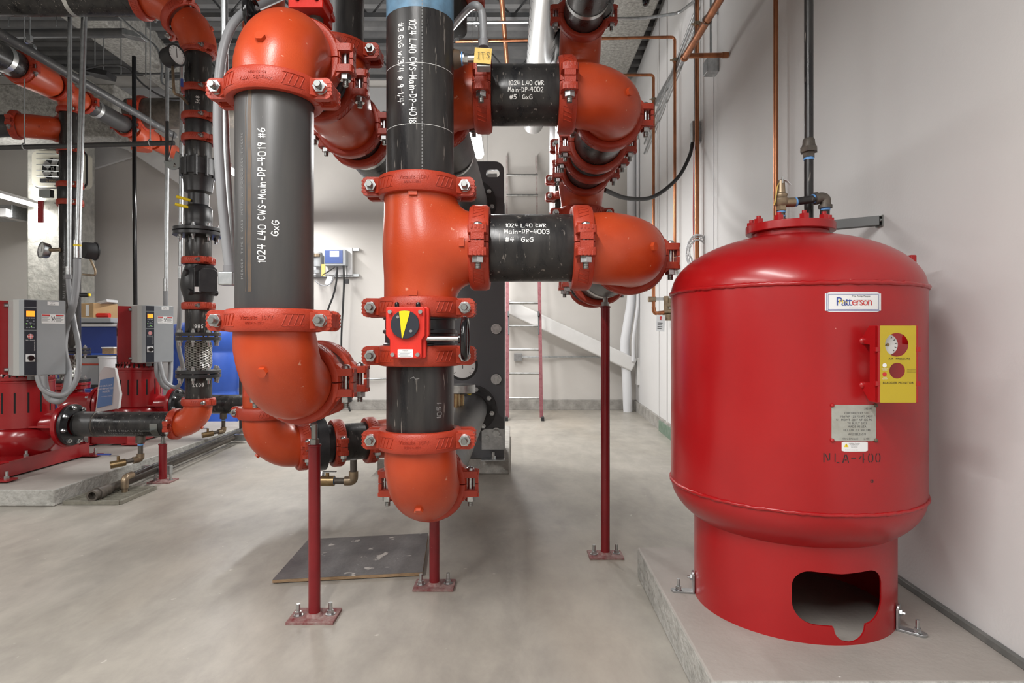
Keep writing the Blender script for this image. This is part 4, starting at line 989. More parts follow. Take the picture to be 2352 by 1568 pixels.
MB().box(p0+V(.001,0,-.002), (.006,.045,.042)).build('end_plate', 'stud', s_); MB().cyl(p0+V(-.002,-.012,.0), p0+V(-.008,-.012,0), .007).build('anchor_bolt', 'zinc', s_)
# copper lines
q = onw(1501,172,.05); yq = q.y; xq = q.x
hz = P(1400,178,yq).z
wallpipe('copper_pipe', 'thin copper pipe down the right wall, farthest of the wall drops', 'pipe', [P(1330,174,yq), (xq,yq,q.z), (xq,yq,P(0,650,yq).z)], .016, 'copper')
q = onw(1550,85,.05); yq = q.y
wallpipe('copper_pipe', 'long thin copper pipe crossing behind and turning down the right wall', 'pipe', [P(1046,95,yq), q, (q.x,yq,P(0,618,yq).z)], .0135, 'copper')
q = onw(1601,0,.05); yq = q.y
wallpipe('copper_pipe', 'rust coloured copper pipe running full height on the right wall', 'pipe', [(q.x,yq,4.0),(q.x,yq,P(0,640,yq).z)], .0165, 'copper')
cp = thing('copper_main', 'thick copper pipe running overhead towards the camera along the right wall', 'pipe', (1.18,4.2,2.918))
MB().sweep([(1.165,-1.5,2.925),(1.188,4.2,2.918)], .024, 18).build('pipe_run', 'copper', cp); MB().cyl((1.180,4.17,2.918), (1.475,4.17,2.924), .017, n=16).cyl((1.44,4.17,2.923), (1.478,4.17,2.924), .020, n=16).build('wall_branch', 'copper', cp); MB().sphere((1.187,4.19,2.918), .029).build('elbow', 'copper', cp)
MB().cyl((1.25,3.7,2.95), (1.25,3.7,4.55), .005, n=8).torus((1.185,3.7,2.918), Y3, .028, .004, 20, 6).cyl((1.185,3.7,2.946),(1.25,3.7,2.96), .005).build('pipe_hanger', 'zinc', cp)
def clamp(px, py, off=.05, label='', r=.018):
    q = onw(px, py, off); t = thing('pipe_clamp', label, 'clamp', q)
    MB().cyl(q-Z3*.014, q+Z3*.014, r+.005, n=14).box(q+V(.028,0,0), (.05,.03,.022)).cyl(q+V(-.02,0,0), q+V(-.045,0,0), .006).build('clamp_ring', 'bronze', t)
clamp(1550,138, label='brass clamp on the copper drop near the strut top'); clamp(1501,228, label='brass clamp on the farthest copper drop'); clamp(1601,55, label='brass clamp high on the full height copper pipe', r=.02)
p0 = onw(1507,238,.02); p1 = onw(1567,136,.02); d = (p1-p0).normalized()
tag(MB().box((p0+p1)/2, ((p1-p0).length,.04,.055), (d, d.cross(Z3).normalized(), Z3)).build('strut_channel', 'galv'), 'galvanised strut channel climbing the right wall between copper pipes', 'strut')
q = onw(1633,155,.045); jb = tag(MB().box(q, (.09,.10,.10)).build('junction_box', 'galv', bevel=.004), 'square grey junction box on the right wall below the copper branch', 'junction box')
wallpipe('conduit', 'thin conduit dropping to the square junction box on the right wall', 'conduit', [(q.x,q.y,4.4),(q.x,q.y,q.z+.05)], .009, 'galv')
wallpipe('conduit', 'thin conduit below the square junction box', 'conduit', [(q.x+.02,q.y,q.z-.05),(q.x+.02,q.y,1.25)], .004, 'pvc')
q = onw(1597,305,.04); sw = tag(MB().box(q, (.07,.08,.17)).build('switch_box', 'galv', bevel=.004), 'narrow electrical box on the right wall beside the full height copper pipe', 'switch box')
wallpipe('conduit', 'grey conduit rising from the narrow box on the right wall', 'conduit', [q+V(0,0,.08),(q.x,q.y,4.3)], .013, 'galv')
for i, (m, dx) in enumerate((('redink',0),('pvc',.012),('redink',.022),('pvc',.03))):
    pts = [q+V(-.02+dx,-.03,-.08), q+V(-.03+dx,-.04,-.7), q+V(-.02+dx,-.04,-1.15)]
    wallpipe('hanging_wire', ['red wire hanging from the narrow box, leftmost','white wire hanging from the narrow box, second from left','red wire hanging from the narrow box, third from left','white wire hanging from the narrow box, rightmost'][i], 'wire', pts, .0035, m)
b = MB()
cc = P(1603,572,q.y-.12)
for i in range(9):
    rr = .09+random.uniform(-.02,.03); b.sweep([cc+V(rr*.8*math.cos(2*PI*j/30)*random.uniform(.97,1.03), random.uniform(-.02,.02), rr*1.15*math.sin(2*PI*j/30)-.02) for j in range(30)], .0035, 6, closed=True)
tag(b.build('wire_coil', 'pvc'), 'loose coil of pale wires hanging behind the red tank shoulder', 'wire coil', kind=None)
h0 = P(1388,436,3.62); pts = spline([h0, P(1440,455,4.0), P(1500,452,4.35), P(1555,410,4.6), P(1583,360,4.75), q+V(-.03,-.02,-.09)], 8)
tag(MB().sweep(pts, .014, 12).build('flexible_hose', 'rubber'), 'black hose sagging from the right riser to the wall box', 'hose')
# wall seams
for i, px in enumerate((1514, 1532)):
    q = onw(px, 500, .006); tag(struct(MB().box((q.x,q.y,2.3), (.014,.02,4.4)).build('trim_%d' % (3+i), 'wallr')))
# conduit bundle near ceiling on right wall
q0 = onw(1480,330,.03); q1 = onw(1600,20,.03)
for i in range(2):
    wallpipe('conduit', ['upper silver conduit climbing towards the camera on the right wall','lower silver conduit climbing towards the camera on the right wall'][i], 'conduit', [q0+V(0,0,-.12*i), q1+V(0,0,-.12*i)], .012, 'galv')
wallpipe('conduit', 'silver conduit bending from the right wall over to the topmost valve', 'conduit', [P(1290,44,5.0), P(1480,42,5.0), onw(1560,30,.1), onw(1592,5,.1)], .013, 'galv', rad=.12)
# manifold of valves near (1520,700)
q = onw(1520,700,.10); mv = thing('valve_manifold', 'small brass gas valve manifold on the right wall with a hanging tag', 'valve', q); yq = q.y
MB().cyl(P(1501,655,yq), P(1501,715,yq), .018, n=12).sweep(smoothpath([P(1501,705,yq), P(1503,720,yq), P(1540,716,yq)], .04), .020, 12).build('pipe_stub', 'copper', mv)
for a_, c_ in (((1489,687),(1506,687)), ((1530,700),(1542,700)), ((1525,715),(1545,715))): MB().cyl(P(*a_,yq), P(*c_,yq), .028, n=14).build('valve_body', 'bronze', mv)
MB().cyl(P(1532,722,yq), P(1532,736,yq), .045, n=16).cyl(P(1530,680,yq), P(1530,712,yq), .025, n=12).cyl(P(1538,685,yq), P(1538,705,yq), .020, n=12).build('regulator', 'bronze', mv)
MB().box(P(1528,686,yq)+V(0,.02,0), (.30,.03,.03)).build('strut_channel', 'galv', mv)
b = thing('paper_tag', 'white paper tag with red arrow hanging from the wall valve manifold', 'tag', P(1517,758,yq-.05))
MB().box(P(1517,742,yq-.06), (.085,.003,.16), (V(.99,0,-.06).normalized(), Y3, V(.06,0,.99).normalized())).build('tag_sheet', 'tagpaper', b)
b3 = MB(); f_ = on_plane(P(1517,742,yq-.0625)-V(0,.002,0), V(.99,0,-.06), V(.06,0,.99))
flat(b3, [(-.006,.03),(.006,.03),(.006,.055),(.014,.055),(0,.072),(-.014,.055),(-.006,.055)], f_); b3.build('red_arrow', 'redink', b)
b3 = MB()
for i in range(4): flat(b3, [(-.028,.0-.018*i),(.02-.006*(i % 2),-.018*i),(.02-.006*(i % 2),.005-.018*i),(-.028,.005-.018*i)], f_)
b3.build('tag_print', 'ink', b)
q = P(1516,585,5.6)
tag(MB().cyl(onw(1537,618,.09), onw(1545,618,.03), .03, n=14).build('pipe_clamp', 'zinc'), 'zinc clamp at the foot of the long copper drop', 'clamp')
b = MB(); b.prism([(wx(5.1)-.045,5.1),(wx(5.1)-.021,5.1),(wx(6.5)-.021,6.5),(wx(6.5)-.045,6.5)], (0,0,0), X3, Y3, (0,0,.11)); struct(b.build('trim_5', 'green'))
# ================================================================== BACK RIGHT
wallpipe('drain_pipe', 'white vertical drain pipe with an offset in the back right corner', 'pipe', [(1.60,8.15,3.9),(1.60,8.15,P(0,690,8.15).z),(1.50,8.15,P(0,790,8.15).z),(1.53,8.15,P(0,860,8.15).z),(1.55,8.15,0)], .062, 'pvc', rad=.12, n=18)
wallpipe('conduit', 'thin pale conduit beside the white drain pipe in the corner', 'conduit', [(1.665,8.05,3.6),(1.665,8.05,P(0,700,8.05).z),(1.60,8.05,P(0,780,8.05).z),(1.60,8.05,P(0,830,8.05).z)], .022, 'pvc')
br = thing('diagonal_brace', 'white steel brace sloping down to the back right corner', 'brace', P(1300,780,8.1))
a = P(1090,668,8.15); c = P(1455,838,8.15); d = (c-a).normalized(); MB().box((a+c)/2, ((c-a).length,.17,.185), (d, Y3, d.cross(Y3))).build('square_tube', 'whitepaint', br, bevel=.02)
MB().box(P(1466,852,8.15), (.05,.14,.36)).build('end_gusset', 'whitepaint', br)
tag(MB().box((.64,8.28,3.4), (.12,.12,2.3)).build('steel_column', 'whitepaint', bevel=.01), 'white steel column on the back wall behind the right hand riser', 'column')
ob = thing('outlet_box', 'grey outlet box low on the back wall seen through the ladder', 'outlet box', P(1190,820,8.36)); MB().box(P(1190,820,8.36), (.11,.05,.105)).build('box', 'galv', ob, bevel=.004)
wallpipe('conduit', 'thin conduit running right from the low outlet box', 'conduit', [P(1199,820,8.35), P(1455,819,8.35)], .012, 'galv')
wallpipe('conduit', 'thin conduit crossing the back wall left of the tall centre pipe', 'conduit', [P(840,871,8.36), P(889,869,8.36)], .012, 'galv')
# ladder
def L(x0_, x1_, tt): return V(x0_+(x1_-x0_)*tt, 7.3+1.0*tt, .03+3.45*tt)
ld = thing('extension_ladder', 'faded red fibreglass extension ladder leaning on the back wall', 'ladder', (.15,7.3,0))
dl = (L(-.07,-.08,1)-L(-.07,-.08,0)).normalized(); fl = V(0,dl.z,-dl.y)
for x0_, x1_, nm in ((-.065,-.075,'rail'), (.365,.345,'rail')):
    a, c = L(x0_,x1_,0), L(x0_,x1_,.74); MB().box((a+c)/2, (.022,.075,(c-a).length), (X3, fl, dl)).box((a+c)/2+X3*(.016 if x0_ > 0 else -.016)*-1-fl*.034, (.03,.008,(c-a).length), (X3, fl, dl)).build('rail', 'fibre', ld)
    a, c = L(x0_*.95,x1_*.95,.62), L(x0_*.95,x1_*.95,1); a += fl*.05; c += fl*.05; MB().box((a+c)/2, (.022,.07,(c-a).length), (X3, fl, dl)).build('fly_rail', 'rail', ld)
    MB().box(L(x0_,x1_,-.004)-V(0,.01,0), (.035,.11,.07)).build('foot', 'matteblack', ld, bevel=.008); tag(bpy.data.objects[-1]) if False else None
for i in range(11):
    tt = (.24+.3048*i)/3.6
    if tt < .99: MB().cyl(L(-.065,-.075,tt), L(.365,.345,tt), .016, n=12).build('rung', 'alu', ld)
for x_ in (-.045, .33): MB().box(L(x_,x_,.32)-fl*.03, (.012,.03,.24), (X3, fl, dl)).box(L(x_,x_,.36)-fl*.06, (.02,.03,.06), (X3, fl, dl)).build('rung_lock', 'darksteel', ld)
# ================================================================== HEAT EXCHANGER
hx = thing('heat_exchanger', 'charcoal plate heat exchanger standing behind the centre pipe', 'heat exchanger', (-.29,4.7,.11))
X0, X1, Z0, Z1 = -.525, -.057, .118, 2.273
out = [(X0,Z0),(X1,Z0)]+[(X1-.07+.07*math.cos(a), Z1-.07+.07*math.sin(a)) for a in [PI/2*i/6 for i in range(7)]]+[(X0+.07-.07*math.sin(a), Z1-.07+.07*math.cos(a)) for a in [PI/2*i/6 for i in range(7)]]
holed_plate(out, [[(p[0]-.14, p[1]+2.185) for p in pill(.10,.055,.024)]], (0,HXY,0), X3, Z3, (0,.035,0)).build('frame_plate', 'hx', hx)
MB().box((-.291,4.66,1.25), (.36,.34,1.9)).build('plate_pack', 'plates', hx); MB().prism([(p[0], p[1]-.16 if p[1] > 2 else p[1]) for p in out], (0,4.86,0), X3, Z3, (0,.035,0)).build('pressure_plate', 'hx', hx)
for zz in (2.14, 1.60, 1.055, .69, .30):
    for xx in (-.115, -.467):
        n_ = MB().cyl((xx,HXY-.010,zz), (xx,HXY+.0,zz), .038, .042, n=24).hex((xx,HXY-.010,zz), -Y3, .048, .030).cyl((xx,HXY-.03,zz), (xx,4.95,zz), .014, n=12).build('tie_bolt', 'zinc', hx) if zz < 2.0 else None
for pc in (HXL, HXU):
    f = MB().lathe([(.11,0),(.172,0),(.172,.02),(.11,.02)], (pc.x,HXY-.022,pc.z), Y3, 40, closed=True).build('port_flange', 'black', hx)
    flange_bolts(f, (pc.x,HXY-.022,pc.z), Y3, .145, 8, .02, af=.030)
MB().box((-.135,HXY-.006,.255), (.17,.008,.15)).box((-.135,HXY-.05,.118), (.17,.09,.008)).build('floor_bracket', 'galv', hx)
for xx in (-.18,-.09): MB().hex((xx,HXY-.010,.27), -Y3, .028, .016).build('bracket_bolt', 'zinc', hx)
MB().hex((-.135,HXY-.05,.122), Z3, .03, .02).cyl((-.135,HXY-.05,.122), (-.135,HXY-.05,.17), .01).build('anchor_bolt', 'zinc', hx)
gauge('white faced pressure gauge half hidden behind the lower centre pipe', P(1062,838,3.6), (.15,-1,.1), .085, .05)
th = thing('sensor_cluster', 'brass and steel sensor fittings on the low pipe to the heat exchanger', 'sensor', P(1058,905,3.7))
MB().cyl(P(1058,905,3.7), P(1058,950,3.7), .022).cyl(P(1049,895,3.65), P(1049,935,3.65), .018).build('well', 'brass', th); MB().cyl(P(1060,902,3.7), P(1060,882,3.7), .085, n=28).build('sensor_head', 'alu', th, bevel=.006); MB().cyl(P(1075,905,3.7), P(1080,893,3.7), .018).build('cap', 'yellow', th)
# sensor with post-it on the centre pipe
sn = thing('temperature_sensor', 'sensor tapped into the tall centre pipe with a grey conduit overhead', 'sensor', P(1075,132,2.02)); y = 2.02
MB().cyl(P(1040,136,y), P(1058,134,y), .034, .026, n=20).build('weld_boss', 'rust', sn); MB().cyl(P(1056,135,y), P(1066,135,y), .021).cyl(P(1062,135,y), P(1094,134,y), .0125).hex(P(1066,135,y), X3, .030, .012).build('nipple', 'zinc', sn)
MB().cyl(P(1060,135,y), P(1063,135,y), .022).build('thread_tape', 'bluetape', sn)
MB().box(P(1111,138,y), (.045,.045,.062)).build('sensor_box', 'galv', sn, bevel=.003)
MB().cyl(P(1111,108,y), P(1111,92,y), .017, n=18).build('conduit_nut', 'flexfit', sn)
MB().sweep(spline([P(1111,100,y), P(1110,60,y), P(1106,26,y), P(1092,12,y), P(1072,25,y+.1), P(1040,62,y+.45)], 8), .0125, 14).build('conduit', 'flex', sn)
nt_ = tag(MB().box(P(1109,128,y-.03), (.056,.0015,.050), (V(.99,0,-.08).normalized(), Y3, V(.08,0,.99).normalized())).build('sticky_note', 'postit'), 'yellow sticky note reading ITS on the sensor box', 'sticky note')
ink_mesh(['ITS'], .019, .0016, on_plane(P(1097,135,y-.0315)-V(0,.0045,0), X3, Z3)).build('handwriting', 'ink', nt_)
# spiral duct
b = MB().lathe([(.1015,0),(.1015,8.2)], (.217,-2.0,3.162), Y3, 40, caps=False); b.lathe([(.100,0),(.100,8.2)], (.217,-2.0,3.162), Y3, 40, caps=False)
b.cur = 1
for i in range(68): b.torus((.217,-1.94+i*.12,3.162), V(.05,1,.35), .1018, .0030, 32, 5)
tag(b.build('spiral_duct', ['spiral','darksteel']), 'shiny spiral seam duct running overhead towards the back wall', 'duct')
wallpipe('copper_pipe', 'wide copper pipe dropping overhead between centre pipe and duct', 'pipe', [P(1151,-20,5.0), P(1165,152,6.2)], .022, 'copper')
wallpipe('conduit', 'horizontal silver conduit overhead between centre pipe and spiral duct', 'conduit', [P(1040,52,5.2), P(1290,50,5.2)], .013, 'galv')
wallpipe('hanger_rod', 'thin overhead rod right beside the tall centre pipe', 'rod', [P(1094,-60,5.5), P(1094,60,5.5)], .006, 'galv')
# ================================================================== CONTROLLER PANEL ON BACK WALL
cpn = thing('controller_panel', 'wall panel with a blue faced controller and dangling cables', 'control panel', P(766,600,8.35)); y = 8.33
a, c = P(690,569,y), P(809,632,y); MB().box((a+c)/2, (c.x-a.x,.02,a.z-c.z)).build('backing_board', 'white', cpn)
for zz in (a.z-.02, c.z): MB().box(((a.x+c.x)/2+.03, y+.03, zz), (c.x-a.x+.12,.04,.04)).build('strut_rail', 'galv', cpn)
a, c = P(751,576,y), P(801,613,y); bxx = MB().box((a+c)/2-V(0,.07,0), (c.x-a.x,.13,a.z-c.z)).build('controller_housing', 'drive', cpn, bevel=.015)
MB().box((a+c)/2-V(.015,.137,-.01), ((c.x-a.x)*.8,.006,(a.z-c.z)*.8)).build('controller_face', 'panelblue', bxx); MB().box((a+c)/2-V(.005,.143,-.05), (.12,.004,.075)).build('touch_screen', 'screen', bxx)
MB().cyl(P(730,580,8.25), P(730,612,8.25), .06, n=18).cyl(P(728,620,8.25), P(728,628,8.25), .05).build('flow_cell', 'greybin', cpn); MB().cyl(P(727,583,8.22), P(727,590,8.22), .055, n=16).build('amber_bowl', 'bronze', cpn)
MB().box(P(743,620,8.2), (.05,.01,.16)).build('yellow_tag', 'postit', cpn); MB().box(P(755,644,8.2), (.07,.01,.12), (V(.9,0,-.35).normalized(),Y3,V(.35,0,.9).normalized())).build('white_tag', 'tagpaper', cpn)
for i, pts in enumerate(([(775,612),(772,650),(765,680),(755,706),(745,740)], [(789,610),(790,650),(788,700),(785,750),(784,800),(785,880),(800,930),(806,956)], [(724,645),(740,655),(760,650),(774,620)], [(797,610),(797,640)], [(770,612),(756,622),(740,632)])):
    MB().sweep(spline([P(u, v, 8.2) for u, v in pts], 6), .013 if i < 2 else .008, 8).build('cable', 'rubber' if i != 2 else 'flex', cpn)
MB().box(P(797,646,8.2), (.05,.04,.06)).build('cable_plug', 'matteblack', cpn)
# ================================================================== PLYWOOD AND FLOOR BITS
pc = [(-.965,2.455),(-.372,2.535),(-.418,3.04),(-.985,2.95)]
pw = thing('plywood_sheet', 'dark film faced plywood sheet lying on the floor behind the posts', 'plywood sheet', (-.68,2.75,0))
MB().prism(pc, (0,0,.004), X3, Y3, (0,0,.012)).build('plywood_core', 'plyedge', pw); MB().prism([(p[0]*.999-.0007, p[1]*.9998+.0006) for p in pc], (0,0,.016), X3, Y3, (0,0,.0015)).build('dark_film_face', 'ply', pw)
b = MB(); gx0, gx1, gy0, gy1 = -2.66, -2.33, 3.62, 3.98
b.box(((gx0+gx1)/2,gy0,.012), (gx1-gx0,.02,.02)).box(((gx0+gx1)/2,gy1,.012), (gx1-gx0,.02,.02)).box((gx0,(gy0+gy1)/2,.012), (.02,gy1-gy0,.02)).box((gx1,(gy0+gy1)/2,.012), (.02,gy1-gy0,.02))
for i in range(14): b.box(((gx0+gx1)/2,gy0+.02+i*.0247,.012), (gx1-gx0,.011,.018))
tag(b.build('drain_grate', 'grate'), 'cast floor drain grate at the corner of the pump pad', 'drain grate')
dr = thing('drain_piping', 'black drain pipes running low along the edge of the pump pad', 'pipe', (-2.6,4.8,.05))
MB().cyl((-2.50,3.70,.052), (-2.64,6.0,.052), .026, n=20).tube((-2.495,3.62,.052), (-2.505,3.78,.052), .033, .022, 20).cyl((-2.495,3.66,.052), (-2.497,3.70,.052), .038, n=20).build('large_drain_pipe', 'iron', dr)
MB().cyl((-2.44,3.86,.11), (-2.60,6.0,.11), .014, n=16).build('small_drain_pipe', 'pipe', dr); MB().sweep(smoothpath([(-2.445,3.92,.11),(-2.44,3.84,.11),(-2.44,3.84,.045)], .04), .022, 14).cyl((-2.44,3.84,.05), (-2.44,3.84,.02), .017).build('drain_elbow', 'bronze', dr)
for yy in (4.35, 5.75): MB().box((-2.53-.05*(yy-4.3),yy,.05), (.20,.04,.06)).build('pipe_strut', 'galv', dr)
# ================================================================== LEFT: RISER 1
RX1, RY1 = -2.16, 4.2; K = .77; R6 = .1095*K
def zr(y): return EYE+(775-y)/333.3
ZN = .397
def flpair(label, x, y, z, R=.142, m='black'):
    t = thing('pipe_flange', label, 'pipe flange', (x,y,z))
    MB().lathe([(R6-.01,-.026),(R,-.026),(R,-.003),(R6-.01,-.003)], (x,y,z), Z3, 40, closed=True).build('lower_ring', m, t, bevel=.002)
    MB().lathe([(R6-.01,.003),(R,.003),(R,.026),(R6-.01,.026)], (x,y,z), Z3, 40, closed=True).build('upper_ring', 'black', t, bevel=.002)
    flange_bolts(t, (x,y,z-.026), Z3, .122, 8, .052, af=.026); return t
elbow('orange elbow at the foot of the left riser', (RX1,RY1,ZN), -X3, Z3, k=K)
cpx('orange coupling on the pump outlet pipe next to the riser elbow', RX1-.155, RY1, ZN, K)
cpv('orange coupling at the bottom of the left riser', RX1, RY1, ZN+.155, K, th=-.5)
dp1 = pipe('black pump outlet pipe lying level above the pad edge', (-2.99,RY1,ZN), (RX1-.155,RY1,ZN), k=K)
b = MB(); put_text(b, 'TYPE E M&M U.S.A.', .022, on_cyl_x(RY1,ZN,R6+.0006,-.45,-2.62), 0, 0, 1.25); put_text(b, 'SEAH ERW2209 11 02', .020, on_cyl_x(RY1,ZN,R6+.0006,-.75,-2.62), 0, 0, 1.25); b.build('mill_stencil', 'faint', dp1)
MB().lathe([(R6,-.004),(R6+.004,0),(R6,.004)], (-2.85,RY1,ZN), X3, 32, caps=False).build('weld_bead', 'iron', dp1); MB().lathe([(R6+.001,0),(R6+.001,.11)], (-2.97,RY1,ZN), X3, 32, caps=False).build('bare_steel_end', 'greypipe', dp1)
pv = pipe('short black pipe numbered 8037 above the riser foot elbow', (RX1,RY1,ZN+.155), (RX1,RY1,.735), k=K)
b = MB(); put_text(b, '8037', .034, on_cyl_z(RX1,RY1,R6+.0006,.45,.672,PI), 0, 0, 1.1); b.build('painted_number', 'chalk', pv)
flpair('black bolted flange under the braided connector on the left riser', RX1, RY1, .744)
fx = tag(MB().lathe([(.072,.0),(.083,.02),(.086,.05),(.083,.08),(.086,.105),(.083,.13),(.086,.16),(.080,.185),(.072,.20)], (RX1,RY1,.771), Z3, 40).build('braided_connector', 'braid'), 'stainless braided flexible connector on the left riser', 'flexible connector')
flpair('black bolted flange above the braided connector on the left riser', RX1, RY1, 1.0)
pv = pipe('short black pipe numbered 588 above the braided connector', (RX1,RY1,1.026), (RX1,RY1,1.208), k=K)
b = MB(); put_text(b, '588', .036, on_cyl_z(RX1,RY1,R6+.0006,.50,1.07,PI), 0, 0, 1.1); b.build('painted_number', 'chalk', pv)
cpv('red coupling under the check valve on the left riser', RX1, RY1, 1.208, K, th=-.75)
cv = thing('check_valve', 'black swing check valve with bolted cover on the left riser', 'valve', (RX1,RY1,1.23))
MB().lathe([(R6,0),(R6,.02),(.090,.03),(.095,.06),(.108,.10),(.112,.14),(.108,.19),(.094,.24),(R6,.265),(R6,.30)], (RX1,RY1,1.215), Z3, 40).build('valve_body', 'black', cv)
cvo = V(RX1,RY1,1.37); dd = V(.80,-.6,0); ss = Z3.cross(dd)
MB().prism([(-.075,-.085),(.06,-.085),(.082,-.06),(.082,.09),(.055,.115),(-.05,.115),(-.075,.09)], cvo+dd*.070, ss, Z3, dd*.028).prism([(-.055,-.070),(.05,-.070),(.065,-.05),(.065,.075),(.045,.09),(-.035,.09),(-.055,.07)], cvo+dd*.098, ss, Z3, dd*.030).cyl(cvo-ss*.11+Z3*.06+dd*.03, cvo+ss*.11+Z3*.06+dd*.03, .022).cyl(cvo-ss*.10+dd*.06-Z3*.07, cvo+ss*.10+dd*.06-Z3*.07, .020).build('bolted_cover', 'black', cv, bevel=.004)
MB().box(cvo+V(.055,-.118,-.055), (.038,.002,.034), (V(.85,.5,0).normalized(), V(-.5,.85,0).normalized(), Z3)).build('rating_plate', 'white', cv)
cpv('red coupling above the check valve on the left riser', RX1, RY1, 1.518, K, th=-.75)
pipe('short black pipe below the upper bolted flange on the left riser', (RX1,RY1,1.518), (RX1,RY1,1.69), k=K)
flpair('large black bolted flange halfway up the left riser', RX1, RY1, 1.715, R=.160)
tv = thing('balancing_valve', 'black necked balancing valve with two yellow test ports', 'valve', (RX1,RY1,1.742))
MB().lathe([(.095,0),(.085,.03),(.088,.05),(.088,.135),(.078,.15),(.066,.16),(.066,.235),(.080,.245),(.088,.25),(.090,.285),(.098,.34),(.104,.36)], (RX1,RY1,1.742), Z3, 40).build('valve_body', 'black', tv)
for zz, xx in ((1.925,-.08),(1.875,-.09)): MB().cyl((RX1-.02,RY1-.07,zz-.004), (RX1+xx-.01,RY1-.115,zz+.012), .010, n=10).build('test_port', 'yellow', tv)
MB().lathe([(.095,0),(.112,.004),(.112,.11),(.095,.115)], (RX1,RY1,2.10), Z3, 40).build('lug_body', 'black', tv)
for i in range(10):
    a = 2*PI*i/10; MB().cyl((RX1+.108*math.cos(a),RY1+.108*math.sin(a),2.09), (RX1+.108*math.cos(a),RY1+.108*math.sin(a),2.225), .012, n=8).build('lug_bolt', 'black', tv)
lv = MB(); lo = V(RX1-.135,RY1-.07,2.19)
lv.cyl((RX1-.08,RY1-.03,2.15), lo+V(0,0,-.03), .016)
lv.lathe([(.0,-.004),(.062,-.004),(.062,.004),(0,.004)], lo, Y3, 30, 0.3, PI*1.5, up=Z3)
for i in range(12):
    a = -.2+i*.13; lv.box(lo+V(.064*math.cos(a),0,.064*math.sin(a)), (.008,.007,.005), (V(math.cos(a),0,math.sin(a)), Y3, V(-math.sin(a),0,math.cos(a))))
lv.build('notched_quadrant', 'stud', tv)
MB().box(lo+V(-.035,-.012,.13), (.022,.010,.27)).box(lo+V(-.012,-.004,.10), (.006,.006,.20), (V(.98,0,-.2).normalized(), Y3, V(.2,0,.98).normalized())).build('lever', 'black', tv, bevel=.004)
pipe('short black pipe between the valve lever and the lower red riser coupling', (RX1,RY1,2.215), (RX1,RY1,2.352), k=K)
cpv('red coupling just above the valve lever on the left riser', RX1, RY1, 2.352, K, th=-.6)
pipe('black section between the two middle red couplings of the left riser', (RX1,RY1,2.352), (RX1,RY1,2.50), k=K*1.0, m='black')
cpv('red coupling in the middle of the upper left riser', RX1, RY1, 2.50, K, th=-.6)
pv = pipe('short black pipe numbered 568 on the upper left riser', (RX1,RY1,2.50), (RX1,RY1,2.69), k=K)
b = MB(); put_text(b, '568', .034, on_cyl_z(RX1,RY1,R6+.0006,.42,2.60,PI/2), 0, 0, 1.1); b.build('painted_number', 'chalk', pv)
cpv('red coupling below the plain black pipe on the upper left riser', RX1, RY1, 2.69, K, th=-.6)
pipe('plain black pipe near the top of the left riser', (RX1,RY1,2.69), (RX1,RY1,2.96), k=K)
cpv('red coupling under the brick red elbow at the top of the left riser', RX1, RY1, 2.96, K*1.05, th=-.6)
d45 = V(-.707,0,.707); Z8 = 3.32; c45 = .128
o = elbow_mesh((RX1,RY1,3.08), -Z3, d45, 1.0, c=c45).lathe([(R6,0),(.116,.03)], (RX1,RY1,2.935), Z3, 32).build('pipe_elbow', 'orange'); tag(o, 'brick red elbow bending up and left from the left riser', 'pipe elbow')
c2x = RX1-.245; cz2 = 3.08+.245
coupling('red slanted coupling between the two elbows at top left', V(RX1,RY1,3.08)+d45*.173, d45, V(.707,0,.707)*.8+V(0,-.6,0))
o = elbow_mesh((c2x,RY1,cz2), -d45, -X3, 1.0, c=c45).build('pipe_elbow', 'orange'); tag(o, 'brick red elbow at the right end of the big top left pipe', 'pipe elbow')
cpx('red coupling at the right end of the big top left pipe', c2x-.14, RY1, cz2)
pipe('big black pipe crossing the top left corner', (-5.0,RY1,cz2), (c2x-.14,RY1,cz2)); band('pale hanger band on the big top left pipe', (-3.02,RY1,cz2), X3, w=.03)
gauge('black cased pressure gauge near the top of the left riser', P(405,127,4.0), (.93,-.38,.1), .066, .085, stem=[P(398,185,4.0), P(400,215,4.0), P(415,220,4.05), P(432,238,4.12)])
tv2 = MB().box(P(418,190,3.97), (.012,.012,.05)); tag(tv2.build('valve_lever', 'blueink'), 'small blue lever beside the upper gauge of the left riser', 'lever')
post('short red support post beside the pump pad', -2.405, RY1, 0, .262, pw=.15, pd=.13, r=.026, rod=.05)
tag(MB().lathe([(R6+.002,-.025),(R6+.006,-.025),(R6+.006,.025),(R6+.002,.025)], (-2.42,RY1,ZN), X3, 24, PI*.95, PI*1.65, up=Y3, closed=True).box((-2.45,RY1-.10,ZN-.03), (.07,.05,.004)).build('pipe_saddle', 'stud'), 'bent metal saddle under the pump outlet pipe', 'pipe saddle')
